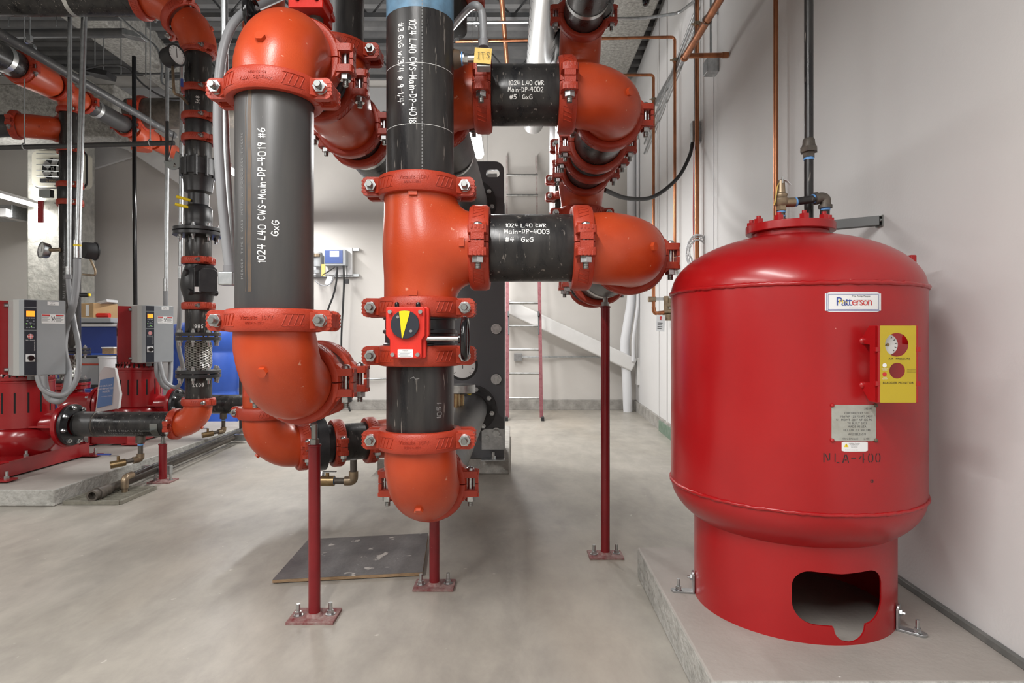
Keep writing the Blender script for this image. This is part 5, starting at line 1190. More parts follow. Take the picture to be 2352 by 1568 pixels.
def drainv(label, x, y, z, dirx, s_=1.):
    t = thing('drain_valve', label, 'valve', (x,y,z-.2))
    MB().cyl((x,y,z+.02), (x,y,z-.045), .030, n=18).cyl((x,y,z-.04), (x,y,z-.14), .016, n=16).cyl((x-.02,y-.03,z-.155), (x-.07,y-.07,z-.165), .015).build('drain_nipple', 'iron', t)
    MB().sweep(smoothpath([(x,y,z-.12),(x,y,z-.155),(x-.03,y-.035,z-.16)], .03), .024, 14).build('drain_elbow', 'bronze', t)
    MB().cyl((x-.06,y-.065,z-.165), (x-.13,y-.12,z-.175), .024, n=16).cyl((x-.095,y-.09,z-.165), (x-.095,y-.09,z-.12), .009).build('ball_valve', 'brass', t)
    MB().cyl((x,y,z-.052), (x,y,z-.062), .0185, n=16).build('thread_tape', 'bluetape', t)
    MB().box((x-.125,y-.09,z-.118), (.06,.014,.004)).build('lever', 'zinc', t); MB().box((x-.19,y-.09,z-.108), (.09,.018,.010)).build('lever_grip', 'blueink', t, bevel=.003)
drainv('brass drain valve with blue lever under the pump outlet pipe', -2.56, RY1, ZN-R6, -1)
drainv('brass drain valve under the far pump outlet pipe', -2.58, 5.45, ZN-R6, -1)
pipe('black outlet pipe of the far pump, behind the left riser', (-2.99,5.45,ZN), (-2.05,5.45,ZN), k=K)
# grey sagging conduits near the centre-left pipe
fc = thing('conduit_run', 'grey flexible conduit looping over the left of the thick grey pipe', 'conduit', P(510,640,2.05))
MB().sweep(spline([P(528,622,2.06), P(520,560,2.06), P(505,400,2.06), P(500,280,2.06), P(505,160,2.06), P(525,75,2.08), P(560,30,2.12), P(600,12,2.2), P(650,-10,2.4)], 8), .0155, 16).build('flexible_conduit', 'flex', fc)
MB().cyl(P(528,626,2.06), P(528,610,2.06), .020, n=12).build('conduit_nut', 'flexfit', fc); MB().box(P(524,640,2.06), (.050,.045,.045)).build('conduit_body', 'galv', fc, bevel=.004)
wallpipe('conduit', 'bluish steel conduit standing left of the thick grey pipe', 'conduit', [P(538,640,2.2),P(521,380,2.2),P(517,250,2.2),P(515,-30,2.2)], .0125, 'galv')
wallpipe('conduit', 'dark vertical pipe standing behind the left of the thick grey pipe', 'conduit', [(-2.66,6.0,.0),(-2.66,6.0,3.2)], .024, 'darksteel')
# ================================================================== LEFT: RISER 2 AND OVERHEAD RUN
QX, QY = -4.06, 5.6; ZE = 3.22
b = MB(); tee_mesh(b, Y3, -Z3, k=K); b.v = [v+V(QX,QY,ZE) for v in b.v]; tag(b.build('pipe_tee', 'orange'), 'orange tee where the far left riser meets the overhead run', 'pipe tee')
cpv('red coupling directly under the far left tee', QX, QY, ZE-.155, K, th=-.4)
pipe('black far left riser pipe between its top two couplings', (QX,QY,2.71), (QX,QY,ZE-.155), k=K)
cpv('red coupling on the far left riser beside the wall heater', QX, QY, 2.71, K, th=-.4)
pipe('black far left riser pipe marked #3 beside the wall heater', (QX,QY,2.39), (QX,QY,2.71), k=K)
cpv('red coupling above the lever valve on the far left riser', QX, QY, 2.385, K, th=-.4)
v2 = thing('butterfly_valve', 'black valve with hanging red lever on the far left riser', 'valve', (QX,QY,2.30)); MB().lathe([(R6,-.08),(.098,-.05),(.098,.05),(R6,.08)], (QX,QY,2.305), Z3, 32).build('valve_body', 'black', v2)
MB().box((QX-.17,QY-.06,2.30), (.10,.05,.07)).build('lever_head', 'stud', v2); MB().box((QX-.20,QY-.09,2.13), (.05,.012,.20)).build('red_lever', 'pump', v2, bevel=.004)
cpv('red coupling below the lever valve on the far left riser', QX, QY, 2.225, K, th=-.4)
q2 = pipe('long black lower pipe of the far left riser', (QX,QY,.88), (QX,QY,2.225), k=K)
b = MB(); put_text(b, 'NUCOR  A53B  6.280  21  TYPE', .035, on_cyl_z(QX,QY,R6+.0008,.05,1.6,-PI/2), 0, 0, 1.1); b.build('mill_stencil', 'faint', q2)
flpair('dark bolted flange above the far braided connector', QX, QY, .87, R=.16)
tag(MB().lathe([(.072,.0),(.083,.02),(.086,.06),(.083,.10),(.086,.14),(.083,.19),(.072,.22)], (QX,QY,.612), Z3, 32).build('braided_connector', 'braid'), 'stainless braided flexible connector behind the near drive box', 'flexible connector')
flpair('red lower flange under the far braided connector', QX, QY, .585, R=.16, m='pump')
g = gauge('black pressure gauge seen from behind right of the far left riser', P(217,577,5.45), (.5,.85,0), .075, .09, stem=[P(219,620,5.45), P(219,632,5.45), P(190,630,5.45)])
MB().cyl(P(185,677,5.5), P(203,677,5.5), .02, n=12).build('test_plug', 'black', q2); MB().cyl(P(203,677,5.5), P(207,677,5.5), .012).build('plug_cap', 'yellow', q2)
g2 = gauge('round chrome pressure gauge left of the far left riser', P(97,574,5.5), (-.5,-.8,.1), .07, .05, body='galv', stem=None); MB().cyl(P(104,574,5.5), P(138,573,5.5), .018).build('gauge_siphon', 'bronze', g2)
pipe('black overhead pipe running back at far left with pale band', (QX,4.2,ZE), (QX,5.0,ZE), k=K*1.25); band('pale band on the far left overhead pipe', (QX,4.86,ZE), Y3, r=R6*1.25, w=.05)
cpy('red coupling on the far left overhead run, nearest of four', QX, 5.02, ZE, K*1.2)
o = MB().lathe([(.137,0),(.14,.03),(.12,.30),(R6*1.05,.36)], (QX,5.04,ZE), Y3, 36).build('pipe_reducer', 'orange'); tag(o, 'orange reducer between the first two far left overhead couplings', 'pipe reducer')
cpy('red coupling on the near side of the far left tee', QX, 5.43, ZE, K*1.1)
cpy('red coupling on the back side of the far left tee', QX, 5.78, ZE, K)
pipe('weathered short pipe with bright band on the far left overhead run', (QX,5.8,ZE), (QX,6.4,ZE), k=K, m='greypipe'); band('bright band on the weathered overhead pipe', (QX,5.93,ZE), Y3, r=R6, w=.05)
cpy('red coupling beyond the weathered overhead pipe', QX, 6.40, ZE, K*1.1)
b = MB(); tee_mesh(b, Y3, V(0,0,-1), k=K*1.15); b.v = [v+V(QX,6.68,ZE) for v in b.v]; tag(b.build('pipe_tee', 'orange'), 'orange tee at the back end of the far left overhead run', 'pipe tee')
o = MB().lathe([(.10,0),(.075,.5),(.06,.52)], (QX,6.9,ZE), Y3, 28).build('pipe_reducer', 'orange'); tag(o, 'orange tapered end of the far left overhead run', 'pipe reducer')
pl = pipe('long dark stencilled pipe hung overhead towards the back', P(-60,42,3.9), P(400,311,6.6), r=.033, m='darksteel')
b = MB(); a = P(-60,42,3.9); c = P(400,311,6.6); d = (c-a).normalized(); pp = d.cross(Z3).normalized()
for i in range(22): put_text(b, '9 DK L 04'[i % 7:i % 7+3], .03, on_plane(a+d*(.25+.13*i)+V(.030,-.012,-.012), d, V(-.1,-.2,1)))
b.build('pipe_stencil', 'chalk', pl)
for i, (px, py) in enumerate(((66,103), (1e9,0))):
    if px > 9999: break
    q = P(68,110,4.45); hg = thing('clevis_hanger', 'bright clevis hanger holding the stencilled overhead pipe', 'pipe hanger', q); MB().lathe([(.037,-.014),(.041,-.014),(.041,.014),(.037,.014)], q, d, 28, closed=True).box(q+V(0,0,.07), (.03,.03,.04)).build('strap', 'galv', hg); MB().cyl(q+V(0,0,.04), (q.x,q.y,4.55), .006, n=8).build('hanger_rod', 'galv', hg)
# low left header and its elbow
pipe('dark header pipe entering from the left edge', P(-160,298,5.1), P(92,292,5.45)+V(-.15,-.05,0), r=.095, m='greypipe')
cpx('red coupling at the end of the left edge header', *(P(92,292,5.45)+V(-.17,-.055,0)), .9, ax=(.95,.3,0))
o = elbow_mesh(P(92,292,5.45), (-.95,-.3,0), (.35,.9,.2), .88).build('pipe_elbow', 'orange'); tag(o, 'dark red elbow behind the far left riser near the heater', 'pipe elbow')
cpx('red coupling past the elbow of the left edge header', *(P(92,292,5.45)+V(.062,.16,.036)), .9, ax=(.35,.9,0))
pipe('dark header pipe continuing behind the upper left riser', P(300,262,6.6), P(560,258,6.6), r=.16, m='iron')
cpx('red coupling on the brown header behind the overhead run', *P(330,262,6.6), 1.35)
cr = pipe('thin dark conduit crossing level at upper left', P(-20,340,5.0), P(400,328,5.0), r=.020, m='darksteel')
for i, px in enumerate((56, 345)):
    q = P(px, 338-.03*px, 5.0); hg = thing('rod_hanger', ['thin rod hanger at the left of the level conduit','thin rod hanger at the right of the level conduit'][i], 'pipe hanger', q); MB().torus(q, X3, .024, .005, 20, 6).build('clamp', 'galv', hg); MB().cyl(q+V(0,0,.02), (q.x,q.y,4.55), .005, n=8).build('rod', 'galv', hg)
wallpipe('pipe_drop', 'slim black vertical pipe between the left risers', 'pipe', [P(308,130,6.2), P(309,470,6.2), P(311,700,6.2)], .020, 'gloss')
wallpipe('conduit', 'far thin overhead conduit below the deck at left', 'conduit', [P(180,172,7.0), P(430,168,7.0)], .012, 'darksteel')
wallpipe('conduit', 'dark overhead duct rail at upper left', 'conduit', [P(-10,78,6.0), P(290,76,6.0)], .045, 'darksteel')
q = P(310,82,5.8); eb = tag(MB().box(q, (.17,.10,.055), (V(.97,.2,-.1).normalized(), Y3, Z3)).build('junction_box', 'galv', bevel=.004), 'flat junction box overhead at upper left', 'junction box')
wallpipe('cable', 'pale armoured cable sagging from the overhead junction box', 'cable', spline([P(268,32,5.7), P(300,62,5.7), P(330,85,5.7), P(360,110,5.7), P(372,150,5.6), P(372,190,5.5), P(400,208,5.5)], 5), .011, 'galv', rad=.001)
wallpipe('cable', 'long dark cable looping overhead behind the left riser', 'cable', spline([P(190,160,6.4), P(240,150,6.4), P(290,155,6.4), P(330,195,6.4), P(380,225,6.4), P(430,230,6.4)], 5), .010, 'darksteel', rad=.001)
for i, (px, py) in enumerate(((218,165),(238,165),(278,170),(335,175),(20,60),(130,60))):
    wallpipe('hanger_rod', 'thin hanger rod %s' % ['behind the left conduits, leftmost','behind the left conduits, second','above the black wall speaker box','beside the slim black vertical pipe','above the pale overhead pipe band','between the two steel conduits'][i], 'rod', [P(px,py,6.5), (P(px,py,6.5).x,6.5,4.5)], .006, 'galv')
q = P(232,170,6.5); tag(MB().box(q, (.24,.16,.06), (V(.97,0,-.2).normalized(), Y3, V(.2,0,.97).normalized())).build('hanger_trapeze', 'matteblack', bevel=.01), 'black flat bracket hanging overhead behind the overhead run', 'bracket')
# steel conduits at left
cn = thing('conduit_run', 'left steel conduit dropping to the near drive with grey flexible tail', 'conduit', P(158,640,4.35))
MB().cyl(P(158,640,4.35), P(161,-60,4.35), .0145, n=18).build('steel_conduit', 'galv', cn); MB().cyl(P(157,635,4.33), P(157,612,4.33), .018, n=18).build('fitting', 'zinc', cn); MB().cyl(P(157,640,4.33), P(157,630,4.33), .021, n=18).build('nut', 'flexfit', cn)
cn2 = thing('conduit_run', 'right steel conduit leaning down to the near drive with thick flexible tail', 'conduit', P(178,590,4.25))
MB().cyl(P(178,590,4.25), P(196,-60,4.35), .0190, n=18).build('steel_conduit', 'galv', cn2); MB().cyl(P(178,592,4.22), P(178,552,4.22), .025, n=18).build('fitting', 'zinc', cn2); MB().cyl(P(178,566,4.22), P(178,562,4.22), .0255, n=18).build('yellow_ring', 'yellow', cn2)
Yv = 3.86
MB().sweep(spline([P(157,640,4.33), P(160,680,4.3), P(170,740,4.2), P(180,790,4.1), P(181,840,4.0), P(172,880,3.95), P(150,905,3.9), P(120,905,3.88), P(96,890,Yv), P(86,862,Yv)], 8), .0165, 14).build('flexible_conduit', 'flex', cn)
MB().sweep(spline([P(177,595,4.22), P(176,640,4.2), P(168,700,4.15), P(152,750,4.2), P(146,800,4.15), P(156,850,4.1), P(154,890,4.0), P(138,918,3.92), P(116,915,3.9), P(104,893,Yv+.02), P(99,862,Yv+.02)], 8), .0235, 14).build('flexible_conduit', 'flex', cn2)
cn3 = thing('conduit_run', 'steel conduit dropping to the far drive between the risers', 'conduit', P(382,690,5.35))
MB().cyl(P(382,665,5.35), P(384,120,5.35), .0165, n=18).build('steel_conduit', 'galv', cn3); MB().cyl(P(381,668,5.33), P(381,640,5.33), .021, n=18).build('fitting', 'zinc', cn3); MB().sweep(spline([P(381,665,5.33), P(381,700,5.33), P(386,740,5.4), P(392,800,5.4), P(390,880,5.3), P(378,888,5.2), P(362,860,5.12), P(360,832,5.12)], 8), .020, 12).build('flexible_conduit', 'flex', cn3)
cn4 = thing('conduit_run', 'steel conduit hidden just left of the left riser', 'conduit', P(418,600,4.6))
MB().cyl(P(415,610,4.6), P(418,100,4.6), .0150, n=18).build('steel_conduit', 'galv', cn4); MB().cyl(P(415,640,4.58), P(415,612,4.58), .020, n=18).build('fitting', 'zinc', cn4); MB().sweep(spline([P(415,640,4.58), P(413,720,4.6), P(410,790,4.8), P(420,850,5.0), P(408,888,5.1), P(380,876,5.1), P(367,832,5.12)], 8), .016, 12).build('flexible_conduit', 'flex', cn4)
# ================================================================== PUMPS
PX, PY = -3.35, 4.17
pu = thing('inline_pump', 'dark red vertical pump nearest the camera at the left edge', 'pump', (PX,PY,.099))
MB().lathe([(.10,.20),(.15,.205),(.17,.23),(.20,.27),(.215,.31),(.215,.345),(.20,.375),(.175,.385),(.182,.392),(.182,.402),(.12,.402)], (PX,PY,0), Z3, 48).lathe([(.13,.15),(.12,.21)], (PX,PY,0), Z3, 40).build('volute', 'pump', pu)
for sg, nm in ((1,'discharge_nozzle'),(-1,'suction_nozzle')):
    nz = MB().lathe([(.085,.12),(.078,.20),(.080,.26),(.092,.31)], (PX,PY,ZN-.02*0), X3*sg, 32).lathe([(.08,.300),(.150,.300),(.152,.304),(.152,.330),(.08,.332)], (PX,PY,ZN), X3*sg, 40, closed=True).box((PX+sg*.22,PY-.02,ZN+.0), (.18,.20,.012)).build(nm, 'pump', pu)
    f = MB().lathe([(.07,.333),(.140,.333),(.140,.357),(.07,.357)], (PX,PY,ZN), X3*sg, 40, closed=True).build('companion_flange', 'black', nz, bevel=.002)
    if sg > 0: flange_bolts(f, (PX+.333,PY,ZN), X3, .120, 8, .024, af=.028)
# slotted adapter
b = MB(); Ra = .182; n = 160
sl = MB().lathe([(Ra,.402),(Ra,.70),(Ra-.006,.70),(Ra-.006,.402)], (PX,PY,0), Z3, 96, closed=True).lathe([(Ra,.690),(Ra+.004,.692),(Ra+.004,.702),(Ra,.704)], (PX,PY,0), Z3, 64, closed=True)
sl.cur = 1
for i in range(16):
    a = math.radians(-18.7+22.5*i); sl.box((PX+(Ra+.0003)*math.sin(a), PY-(Ra+.0003)*math.cos(a), .56), (.010,.0016,.135), (V(math.cos(a),math.sin(a),0), V(math.sin(a),-math.cos(a),0), Z3))
sl.build('motor_adapter', ['pump','dark'], pu)
mo = MB().lathe([(.15,.70),(.178,.705),(.182,.715),(.182,.735),(.168,.76),(.172,.78),(.172,1.10),(.165,1.14),(.12,1.17),(.06,1.18),(0,1.18)], (PX,PY,0), Z3, 48)
b = mo; b.cur = 1
for i in range(30):
    a = 2*PI*i/30; b.box((PX+.1765*math.cos(a), PY+.1765*math.sin(a), .745), (.012,.010,.032), (V(math.cos(a),math.sin(a),0), V(-math.sin(a),math.cos(a),0), Z3))
for z_ in (.80, 1.04):
    for i in range(40):
        a = 2*PI*i/40; b.box((PX+.1722*math.cos(a), PY+.1722*math.sin(a), z_), (.002,.007,.07), (V(math.cos(a),math.sin(a),0), V(-math.sin(a),math.cos(a),0), Z3))
b.build('motor_housing', ['pump','dark'], pu)
MB().cyl((PX,PY,1.17), (PX,PY,1.205), .05).box((PX+.05,PY,1.19), (.12,.03,.012)).build('lifting_cap', 'brightred', pu)
bf = MB().box((PX-.155,PY,.155), (.012,.86,.09)).box((PX+.155,PY,.155), (.012,.86,.09)).box((PX,PY,.203), (.33,.62,.010)).box((PX,PY-.41,.16), (.30,.012,.09)).box((PX,PY+.41,.16), (.30,.012,.09))
for sx in (-1,1):
    for z_ in (.114,.196): bf.box((PX+sx*.135,PY,z_), (.05,.86,.008))
    for sy in (-1,1): bf.box((PX+sx*.19,PY+sy*.40,.113), (.14,.09,.010))
bfo = bf.build('base_frame', 'pump', pu)
for sx in (-1,1):
    for sy in (-1,1): MB().hex((PX+sx*.225,PY+sy*.40,.118), Z3, .026, .018).cyl((PX+sx*.225,PY+sy*.40,.118), (PX+sx*.225,PY+sy*.40,.165), .008, n=10).build('anchor_bolt', 'zinc', bfo)
for a in (.8, 2.4): MB().hex((PX+.20*math.cos(a),PY-.17*math.sin(a)-.02,.208), Z3, .026, .016).cyl((PX+.2*math.cos(a),PY-.17*math.sin(a)-.02,.208), (PX+.2*math.cos(a),PY-.17*math.sin(a)-.02,.245), .008).build('frame_bolt', 'zinc', bfo)
p2_ = copy_tree(pu); p2_.location = (-3.33,5.45,.099); tag(p2_, 'dark red vertical pump farther back on the pad', 'pump'); WL[p2_.name] = V(-3.33,5.45,.099)
b = MB().lathe([(R6,0),(.11,.05),(.12,.12),(.09,.20)], (QX,QY,.56), -Z3, 32).lathe([(.10,0),(.155,0),(.155,.03),(.10,.03)], (QX,QY,.555), -Z3, 32, closed=True)
b.sweep(smoothpath([(QX,QY,.50),(QX,QY-.02,ZN),(QX+.40,5.45,ZN)], .15), .10, 24); b.lathe([(.10,0),(.155,0),(.155,.03),(.10,.03)], (QX+.36,5.45,ZN), X3, 32, closed=True); b.cyl((QX,QY,.40),(QX,QY,.10),.03)
sd_ = b.build('suction_diffuser', 'pump'); tag(sd_, 'dark red suction fitting under the far braided connector', 'suction fitting'); flange_bolts(sd_, (QX+.36,5.45,ZN), X3, .13, 8, .03, af=.026)
# ================================================================== DRIVES
VX = -3.054; VY = 3.95; VZ = .992; ph = math.radians(50)
vf = thing('pump_drive', 'grey variable speed drive box on the near pump', 'drive', (VX,VY,VZ-.245)); xf = Matrix.Translation((VX,VY,VZ)) @ Matrix.Rotation(ph, 4, 'Z')
W2, H2, D2 = .130, .245, .20
MB().prism([(-W2+.045,0),(W2,0),(W2,D2),(-W2,D2),(-W2,.055)], (0,0,-H2), X3, Y3, (0,0,2*H2)).build('enclosure', 'drive2', vf, bevel=.004, xf=xf)
MB().prism([(-W2+.040,-.016),(W2,-.016),(W2,.012),(-W2+.02,.035)], (0,0,-H2+.004), X3, Y3, (0,0,2*H2-.008)).build('front_cover', 'drive', vf, bevel=.003, xf=xf)
fcv = on_plane((0,-.0165,0), X3, Z3); px0 = -W2+.072
pn = MB().box((px0,-.018,0), (.062,.005,2*H2-.012)).build('control_strip', 'panel', vf, xf=xf)
b = MB(); 
for z_ in (.193,.047): b.box((px0,-.0206,z_), (.066,.002,.003))
b.build('strip_divider', 'drive', pn, xf=xf)
kp = MB().box((px0,-.0215,.120), (.054,.004,.128)).build('keypad', 'panel', pn, bevel=.001, xf=xf)
MB().box((px0,-.0238,.152), (.043,.002,.036)).build('screen', 'lcd', kp, xf=xf)
b = MB()
for i in range(4): b.box((px0-.018+.012*i,-.0238,.124), (.008,.002,.007)); b.box((px0-.018+.012*i,-.0238,.064), (.008,.002,.007))
for p_ in ((-.016,.106),(.016,.106),(-.018,.088),(.018,.088)): b.box((px0+p_[0],-.0238,p_[1]), (.009,.002,.007))
b.torus((px0,-.0232,.092), Y3, .0085, .0018, 4, 5).box((px0,-.0238,.092), (.006,.002,.006)); b.build('keys', 'key', kp, xf=xf)
MB().box((px0-.021,-.0242,.088), (.004,.002,.003)).box((px0+.004,-.0242,.071), (.004,.002,.003)).build('status_light', 'led', kp, xf=xf)
f2 = lambda u, v: xf @ fcv(u, v)-xf.to_3x3() @ V(0,.0048,0)
lg = flat(MB(), disc(px0, .008, .0155), f2).build('round_emblem', 'white', pn)
f3 = lambda u, v: f2(u, v)-xf.to_3x3() @ V(0,.0004,0)
b = MB()
for q_ in ((.0012,.0012),(-.0012,.0012),(-.0012,-.0012),(.0012,-.0012)):
    sx_ = 1 if q_[0] > 0 else -1; sy_ = 1 if q_[1] > 0 else -1
    flat(b, [(px0+q_[0], .008+q_[1])]+[(px0+q_[0]+sx_*.0128*math.cos(PI/2*i/6), .008+q_[1]+sy_*.0128*math.sin(PI/2*i/6)) for i in range(7)], f3)
b.build('emblem_quarters', 'redink', pn)
b = MB(); f4 = lambda u, v: f3(u, v)-xf.to_3x3() @ V(0,.0004,0)
for ch, (dx_, dy_) in zip('BG&C', ((-.0065,.006),(.0065,.006),(-.0065,-.0065),(.0065,-.0065))): put_text(b, ch, .009, f4, px0+dx_, .008+dy_)
put_text(b, 'Bell & Gossett', .0080, f3, px0, -.0165); f5 = lambda u, v: f3(px0+.022-v, -.055+u); put_text(b, 'TECHNOLOGIC', .0085, f5); b.build('emblem_lettering', 'white', pn)
sw = MB().box((px0,-.022,-.130), (.048,.004,.048)).build('switch_plate', 'white', pn, xf=xf); MB().cyl((px0,-.022,-.130), (px0,-.042,-.130), .0175, n=24).box((px0,-.046,-.130), (.034,.014,.009)).build('rotary_switch', 'gloss', sw, bevel=.0015, xf=xf)
wl = MB().box((.062,-.0175,.122), (.122,.0025,.060)).build('warning_label', 'white', vf, xf=xf)
f6 = lambda u, v: xf @ V(u, -.0190, v)
b = MB(); 
for x0_ in (.003,.077): b.add([f6(x0_,.141),f6(x0_+.042,.141),f6(x0_+.042,.149),f6(x0_,.149)], [(0,1,2,3)])
b.build('warning_stripe', 'redink', wl)
b = MB()
for x0_ in (.003,.077):
    for i in range(7): b.add([f6(x0_,.135-i*.0055),f6(x0_+.041-.006*(i%3),.135-i*.0055),f6(x0_+.041-.006*(i%3),.137-i*.0055),f6(x0_,.137-i*.0055)], [(0,1,2,3)])
q_, _ = [], 0
for a_, c_ in (((.052,.138),(.060,.122)),((.060,.122),(.054,.104)),((.060,.122),(.068,.106)),((.050,.128),(.070,.130)),((.066,.142),(.072,.118))):
    d_ = (Vector(c_)-Vector(a_)).normalized(); n2 = Vector((-d_.y,d_.x))*.0016; b.add([f6(*(Vector(a_)-n2)),f6(*(Vector(c_)-n2)),f6(*(Vector(c_)+n2)),f6(*(Vector(a_)+n2))], [(0,1,2,3)])
b.build('warning_print', 'ink', wl)
lb = MB().box((.062,-.0175,.222), (.060,.0025,.024)).build('id_label', 'white', vf, xf=xf); b = MB(); put_text(b, 'CWP-1', .010, lambda u, v: f6(u, v), .062, .2275); put_text(b, 'VFD-P-1', .010, lambda u, v: f6(u, v), .062, .2165); b.build('id_print', 'ink', lb)
mp = MB().box((-.03,D2+.006,.0), (2*W2+.14,.008,2*H2-.01)).build('mounting_plate', 'pump', vf, xf=xf)
for z_ in (-.21,.21): MB().cyl((-W2-.002,D2-.01,z_), (-W2-.022,D2-.01,z_), .012).build('mounting_foot', 'zinc', vf, xf=xf)
MB().cyl((-.03,.09,-H2), (-.03,.09,-H2-.03), .022).cyl((.03,.09,-H2), (.03,.09,-H2-.03), .026).build('cable_gland', 'flexfit', vf, xf=xf)
v2_ = copy_tree(vf); v2_.location = V(VX,VY,VZ-.245)+V(.005,1.28,.03); tag(v2_, 'grey variable speed drive box on the far pump', 'drive')
# ================================================================== THINGS STANDING BEHIND
hb = thing('manual_bag', 'plastic manual bag with blue sheet hanging between the pumps', 'document bag', P(247,945,4.75)); y = 4.75
MB().prism([((u-247)/295,(900-v)/295) for u, v in ((218,948),(272,938),(276,905),(264,845),(240,840),(228,855))], P(247,900,y), X3, Z3, (0,.03,0)).build('clear_bag', 'plastic', hb, bevel=.006)
MB().prism([((u-247)/295,(900-v)/295) for u, v in ((222,937),(257,929),(261,866),(230,872))], P(247,900,y-.004), X3, Z3, (0,.002,0)).build('blue_sheet', mat('blue_printed_sheet', (.13,.25,.50), .5), hb)
b = MB(); fb = on_plane(P(243,895,y-.0055), V(.98,0,.10), V(-.1,0,.98))
for i, s_ in enumerate(('IMPORTANT', 'INFORMATION', 'INSIDE')): put_text(b, s_, .019, fb, 0, .03-i*.022)
put_text(b, 'read before installing', .010, fb, 0, -.05); b.build('sheet_print', 'white', hb)
dm = thing('plastic_drum', 'tall blue plastic drum standing behind the left riser', 'drum', (-3.5,7.0,0))
MB().lathe([(.30,0),(.34,.03),(.345,.35),(.335,.37),(.335,.40),(.345,.42),(.345,.80),(.335,.82),(.335,.85),(.345,.87),(.34,1.08),(.30,1.15),(.12,1.18),(0,1.18)], (-3.5,7.0,0), Z3, 40).build('drum_body', 'blue', dm); MB().cyl((-3.4,6.9,1.17), (-3.4,6.9,1.21), .05).build('bung', 'matteblack', dm)
dm2 = copy_tree(dm); dm2.location = (-3.86,7.55,0); tag(dm2, 'blue plastic drum just left of the tall one, behind the far drive', 'drum')
tag(MB().sweep([(-3.12,7.1,0),(-3.12,7.1,3.6)], .024, 12).build('drop_pipe', 'darksteel'), 'dark grey vertical pipe in front of the blue drum', 'pipe')
bb = thing('storage_bin', 'large dark blue plastic bin behind the far left riser', 'bin', (-5.0,7.3,0)); MB().box((-4.95,7.35,.70), (.72,.5,.86)).build('bin_body', 'navy', bb, bevel=.03); MB().box((-4.95,7.35,1.137), (.80,.56,.035)).build('bin_rim', 'white', bb, bevel=.008); MB().box((-4.95,7.35,.135), (.70,.48,.268)).build('lower_tray', 'blue', bb, bevel=.02)
MB().box((-4.75,7.10,.66), (.30,.03,.30)).build('side_panel', 'blue', bb, bevel=.008)
tag(MB().box(P(222,736,7.2), (.60,.40,.06)).build('flat_case', 'greybin', bevel=.012), 'flat grey case lying on top of the blue bin', 'case')
cbx = thing('cardboard_box', 'open cardboard box with shipping label on the blue bin', 'box', P(224,728,7.2)); a = P(224,714,7.2); MB().box(a, (.30,.28,.17), (V(.9,-.4,0).normalized(), V(.4,.9,0).normalized(), Z3)).build('carton', 'card', cbx, bevel=.004); MB().box(a+V(.02,-.155,.0), (.10,.004,.13)).build('shipping_label', 'white', cbx)
MB().box(a+V(.10,-.02,.09), (.24,.2,.03), (V(.9,-.3,.2).normalized(), Y3, V(-.2,0,.97).normalized())).build('film_flap', 'plastic', cbx)
tag(MB().cyl((-4.80,7.06,1.248), (-4.66,7.06,1.248), .028).build('spray_can', 'brightred'), 'small red can lying beside the cardboard box', 'can')
gb = thing('tool_case', 'grey plastic tool case with orange strap behind the manual bag', 'case', P(223,870,6.6)); MB().box(P(223,850,6.6), (.24,.3,.30)).build('case_body', 'greybin', gb, bevel=.012); MB().box(P(223,835,6.6)-V(0,.155,0), (.24,.006,.018)).build('strap', 'cast', gb); MB().box(P(223,818,6.6), (.26,.32,.02)).build('case_lid', 'matteblack', gb, bevel=.004); MB().box(P(223,885,6.6), (.30,.3,.03)).build('shelf_board', 'matteblack', gb)
tag(MB().box((-4.35,6.55,.279), (.80,.45,.358)).build('storage_crate', 'navy', bevel=.012), 'dark blue crate under the grey tool case and pail', 'crate')
pb = thing('paint_pail', 'white pail with a wood block beside the far pump', 'pail', P(255,870,6.3)); MB().lathe([(.10,0),(.115,.30),(.122,.30),(.122,.315)], P(256,868,6.45)-V(0,0,.085), Z3, 24).build('pail_body', 'pvc', pb); MB().box(P(255,806,6.45), (.12,.10,.06)).build('wood_block', 'plyedge', pb); MB().box(P(255,798,6.45), (.13,.12,.012)).build('pail_lid', 'white', pb)
# column items
ht = thing('unit_heater', 'cream wall heater with fan grille on the concrete column', 'heater', P(100,430,7.4)); a = P(72,345,7.45); c = P(190,428,7.45)
MB().prism(pill(c.x-a.x, a.z-c.z, .07, 6), ((a.x+c.x)/2, 7.45, (a.z+c.z)/2), X3, Z3, (0,.18,0)).build('casing', 'heater', ht, bevel=.01)
MB().prism(pill(c.x-a.x+.03, a.z-c.z+.03, .08, 6), ((a.x+c.x)/2, 7.50, (a.z+c.z)/2), X3, Z3, (0,.02,0)).build('rim_trim', 'matteblack', ht)
fcn = P(116,386,7.4); MB().cyl(fcn+Y3*.055, fcn+Y3*.04, .135, n=32).build('fan_opening', 'dark', ht)
b = MB()
for i in range(5):
    a_ = 2*PI*i/5; dd = V(math.cos(a_),0,math.sin(a_)); b.box(fcn+dd*.07+Y3*.035, (.12,.004,.07), (dd, Y3, dd.cross(Y3)))
b.build('fan_blades', 'alu', ht)
b = MB()
for i in range(5): b.cyl(P(84,352+i*13,7.42), P(180,356+i*13,7.42), .007, n=8)
b.build('grille_bars', 'stud', ht); MB().box(P(122,415,7.42), (.30,.03,.045)).build('name_strip', 'matteblack', ht)
b = MB(); put_text(b, 'Q MARK', .035, on_plane(P(118,415,7.40), X3, Z3)); b.build('name_lettering', 'brass', ht)
wp = thing('wall_duct', 'pale ribbed box duct behind the strip light at the left edge', 'duct', P(10,490,7.6)); MB().box(P(0,490,7.75), (.55,.3,.16)).build('duct_body', 'galv', wp, bevel=.006); MB().box(P(30,494,7.7), (.10,.34,.10)).build('end_cap', 'white', wp)
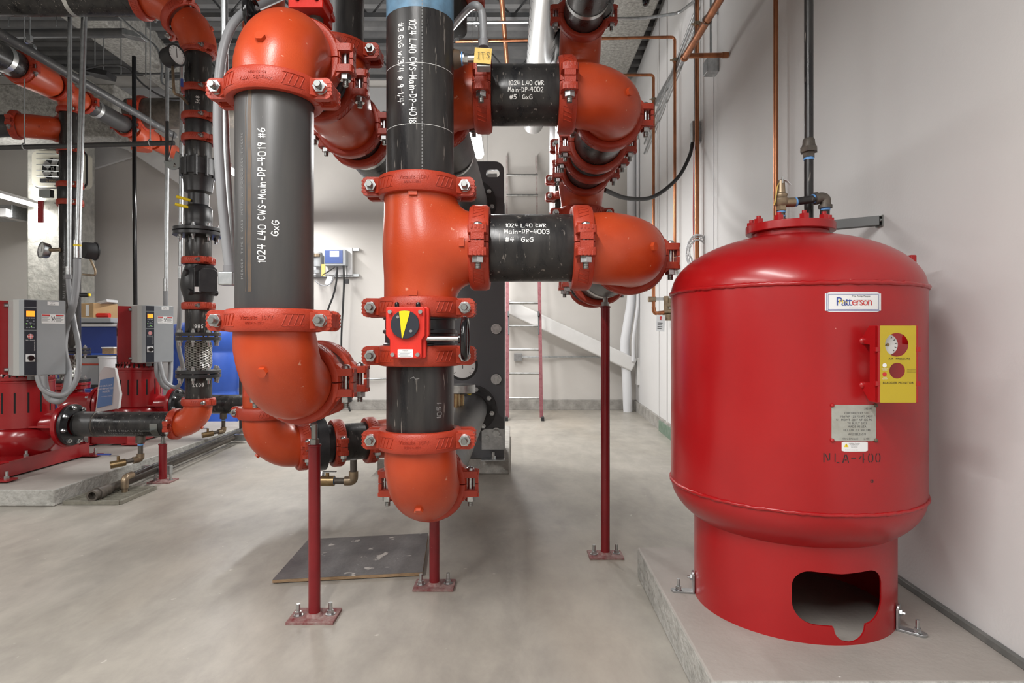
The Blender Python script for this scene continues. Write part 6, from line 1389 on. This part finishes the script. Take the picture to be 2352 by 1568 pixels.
br = thing('diagonal_brace', 'white steel brace with gusset at upper left on the back wall', 'brace', P(330,370,8.2)); a = P(285,318,8.2); c = P(470,440,8.2); d = (c-a).normalized(); MB().box((a+c)/2, ((c-a).length,.16,.20), (d, Y3, d.cross(Y3))).build('square_tube', 'whitepaint', br, bevel=.02)
MB().prism([((u-285)/170.,(318-v)/170.) for u, v in ((248,300),(300,285),(330,295),(330,345),(300,345),(246,330))], P(285,318,8.08), X3, Z3, (0,.03,0)).build('gusset_plate', 'whitepaint', br); MB().hex(P(275,322,8.06), -Y3, .06, .04).build('gusset_bolt', 'white', br)
MB().box(P(300,330,8.3), (.9,.12,.5), (V(.95,0,.25).normalized(), Y3, V(-.25,0,.95).normalized())).build('wall_plate', 'whitepaint', br) if False else None
bm_ = MB().prism([((u-200)/170.,(300-v)/170.) for u, v in ((120,280),(330,280),(330,352),(190,395),(120,415))], P(200,300,8.33), X3, Z3, (0,.05,0)); tag(bm_.build('shading_panel', 'whitepaint'), 'pale sheet standing in for lighter wall shading behind the upper left brace', 'panel')  # pale sheet cut to the lighter shading on the wall, not a real panel
# exit style sign & bracket seen left of grey pipe
tag(MB().box(P(525,398,5.0), (.035,.02,.17)).build('red_tag', 'redink'), 'small red hanging tag beside the short strip light', 'tag')
tag(MB().box(P(516,320,4.9), (.06,.03,.15)).build('strut_bracket', 'galv', bevel=.004), 'small perforated zinc bracket left of the thick grey pipe', 'bracket')
# ================================================================== CAMERA / RENDER SETTINGS
cam = bpy.data.cameras.new('camera'); co_ = bpy.data.objects.new('camera', cam); C.objects.link(co_)
co_.location = (0,0,EYE); co_.rotation_euler = (PI/2,0,0); cam.sensor_width = 36; cam.lens = F/2352*36; cam.shift_y = -(784-CY)/2352; cam.clip_start = .05
bpy.context.scene.camera = co_
w = bpy.data.worlds.new('world'); bpy.context.scene.world = w; w.use_nodes = True
w.node_tree.nodes['Background'].inputs[0].default_value = (.9,.93,1,1); w.node_tree.nodes['Background'].inputs[1].default_value = .05
vs = bpy.context.scene.view_settings; vs.view_transform = 'Standard'; vs.look = 'None'; vs.gamma = 1; vs.exposure = EXPOSURE; vs.use_curve_mapping = False
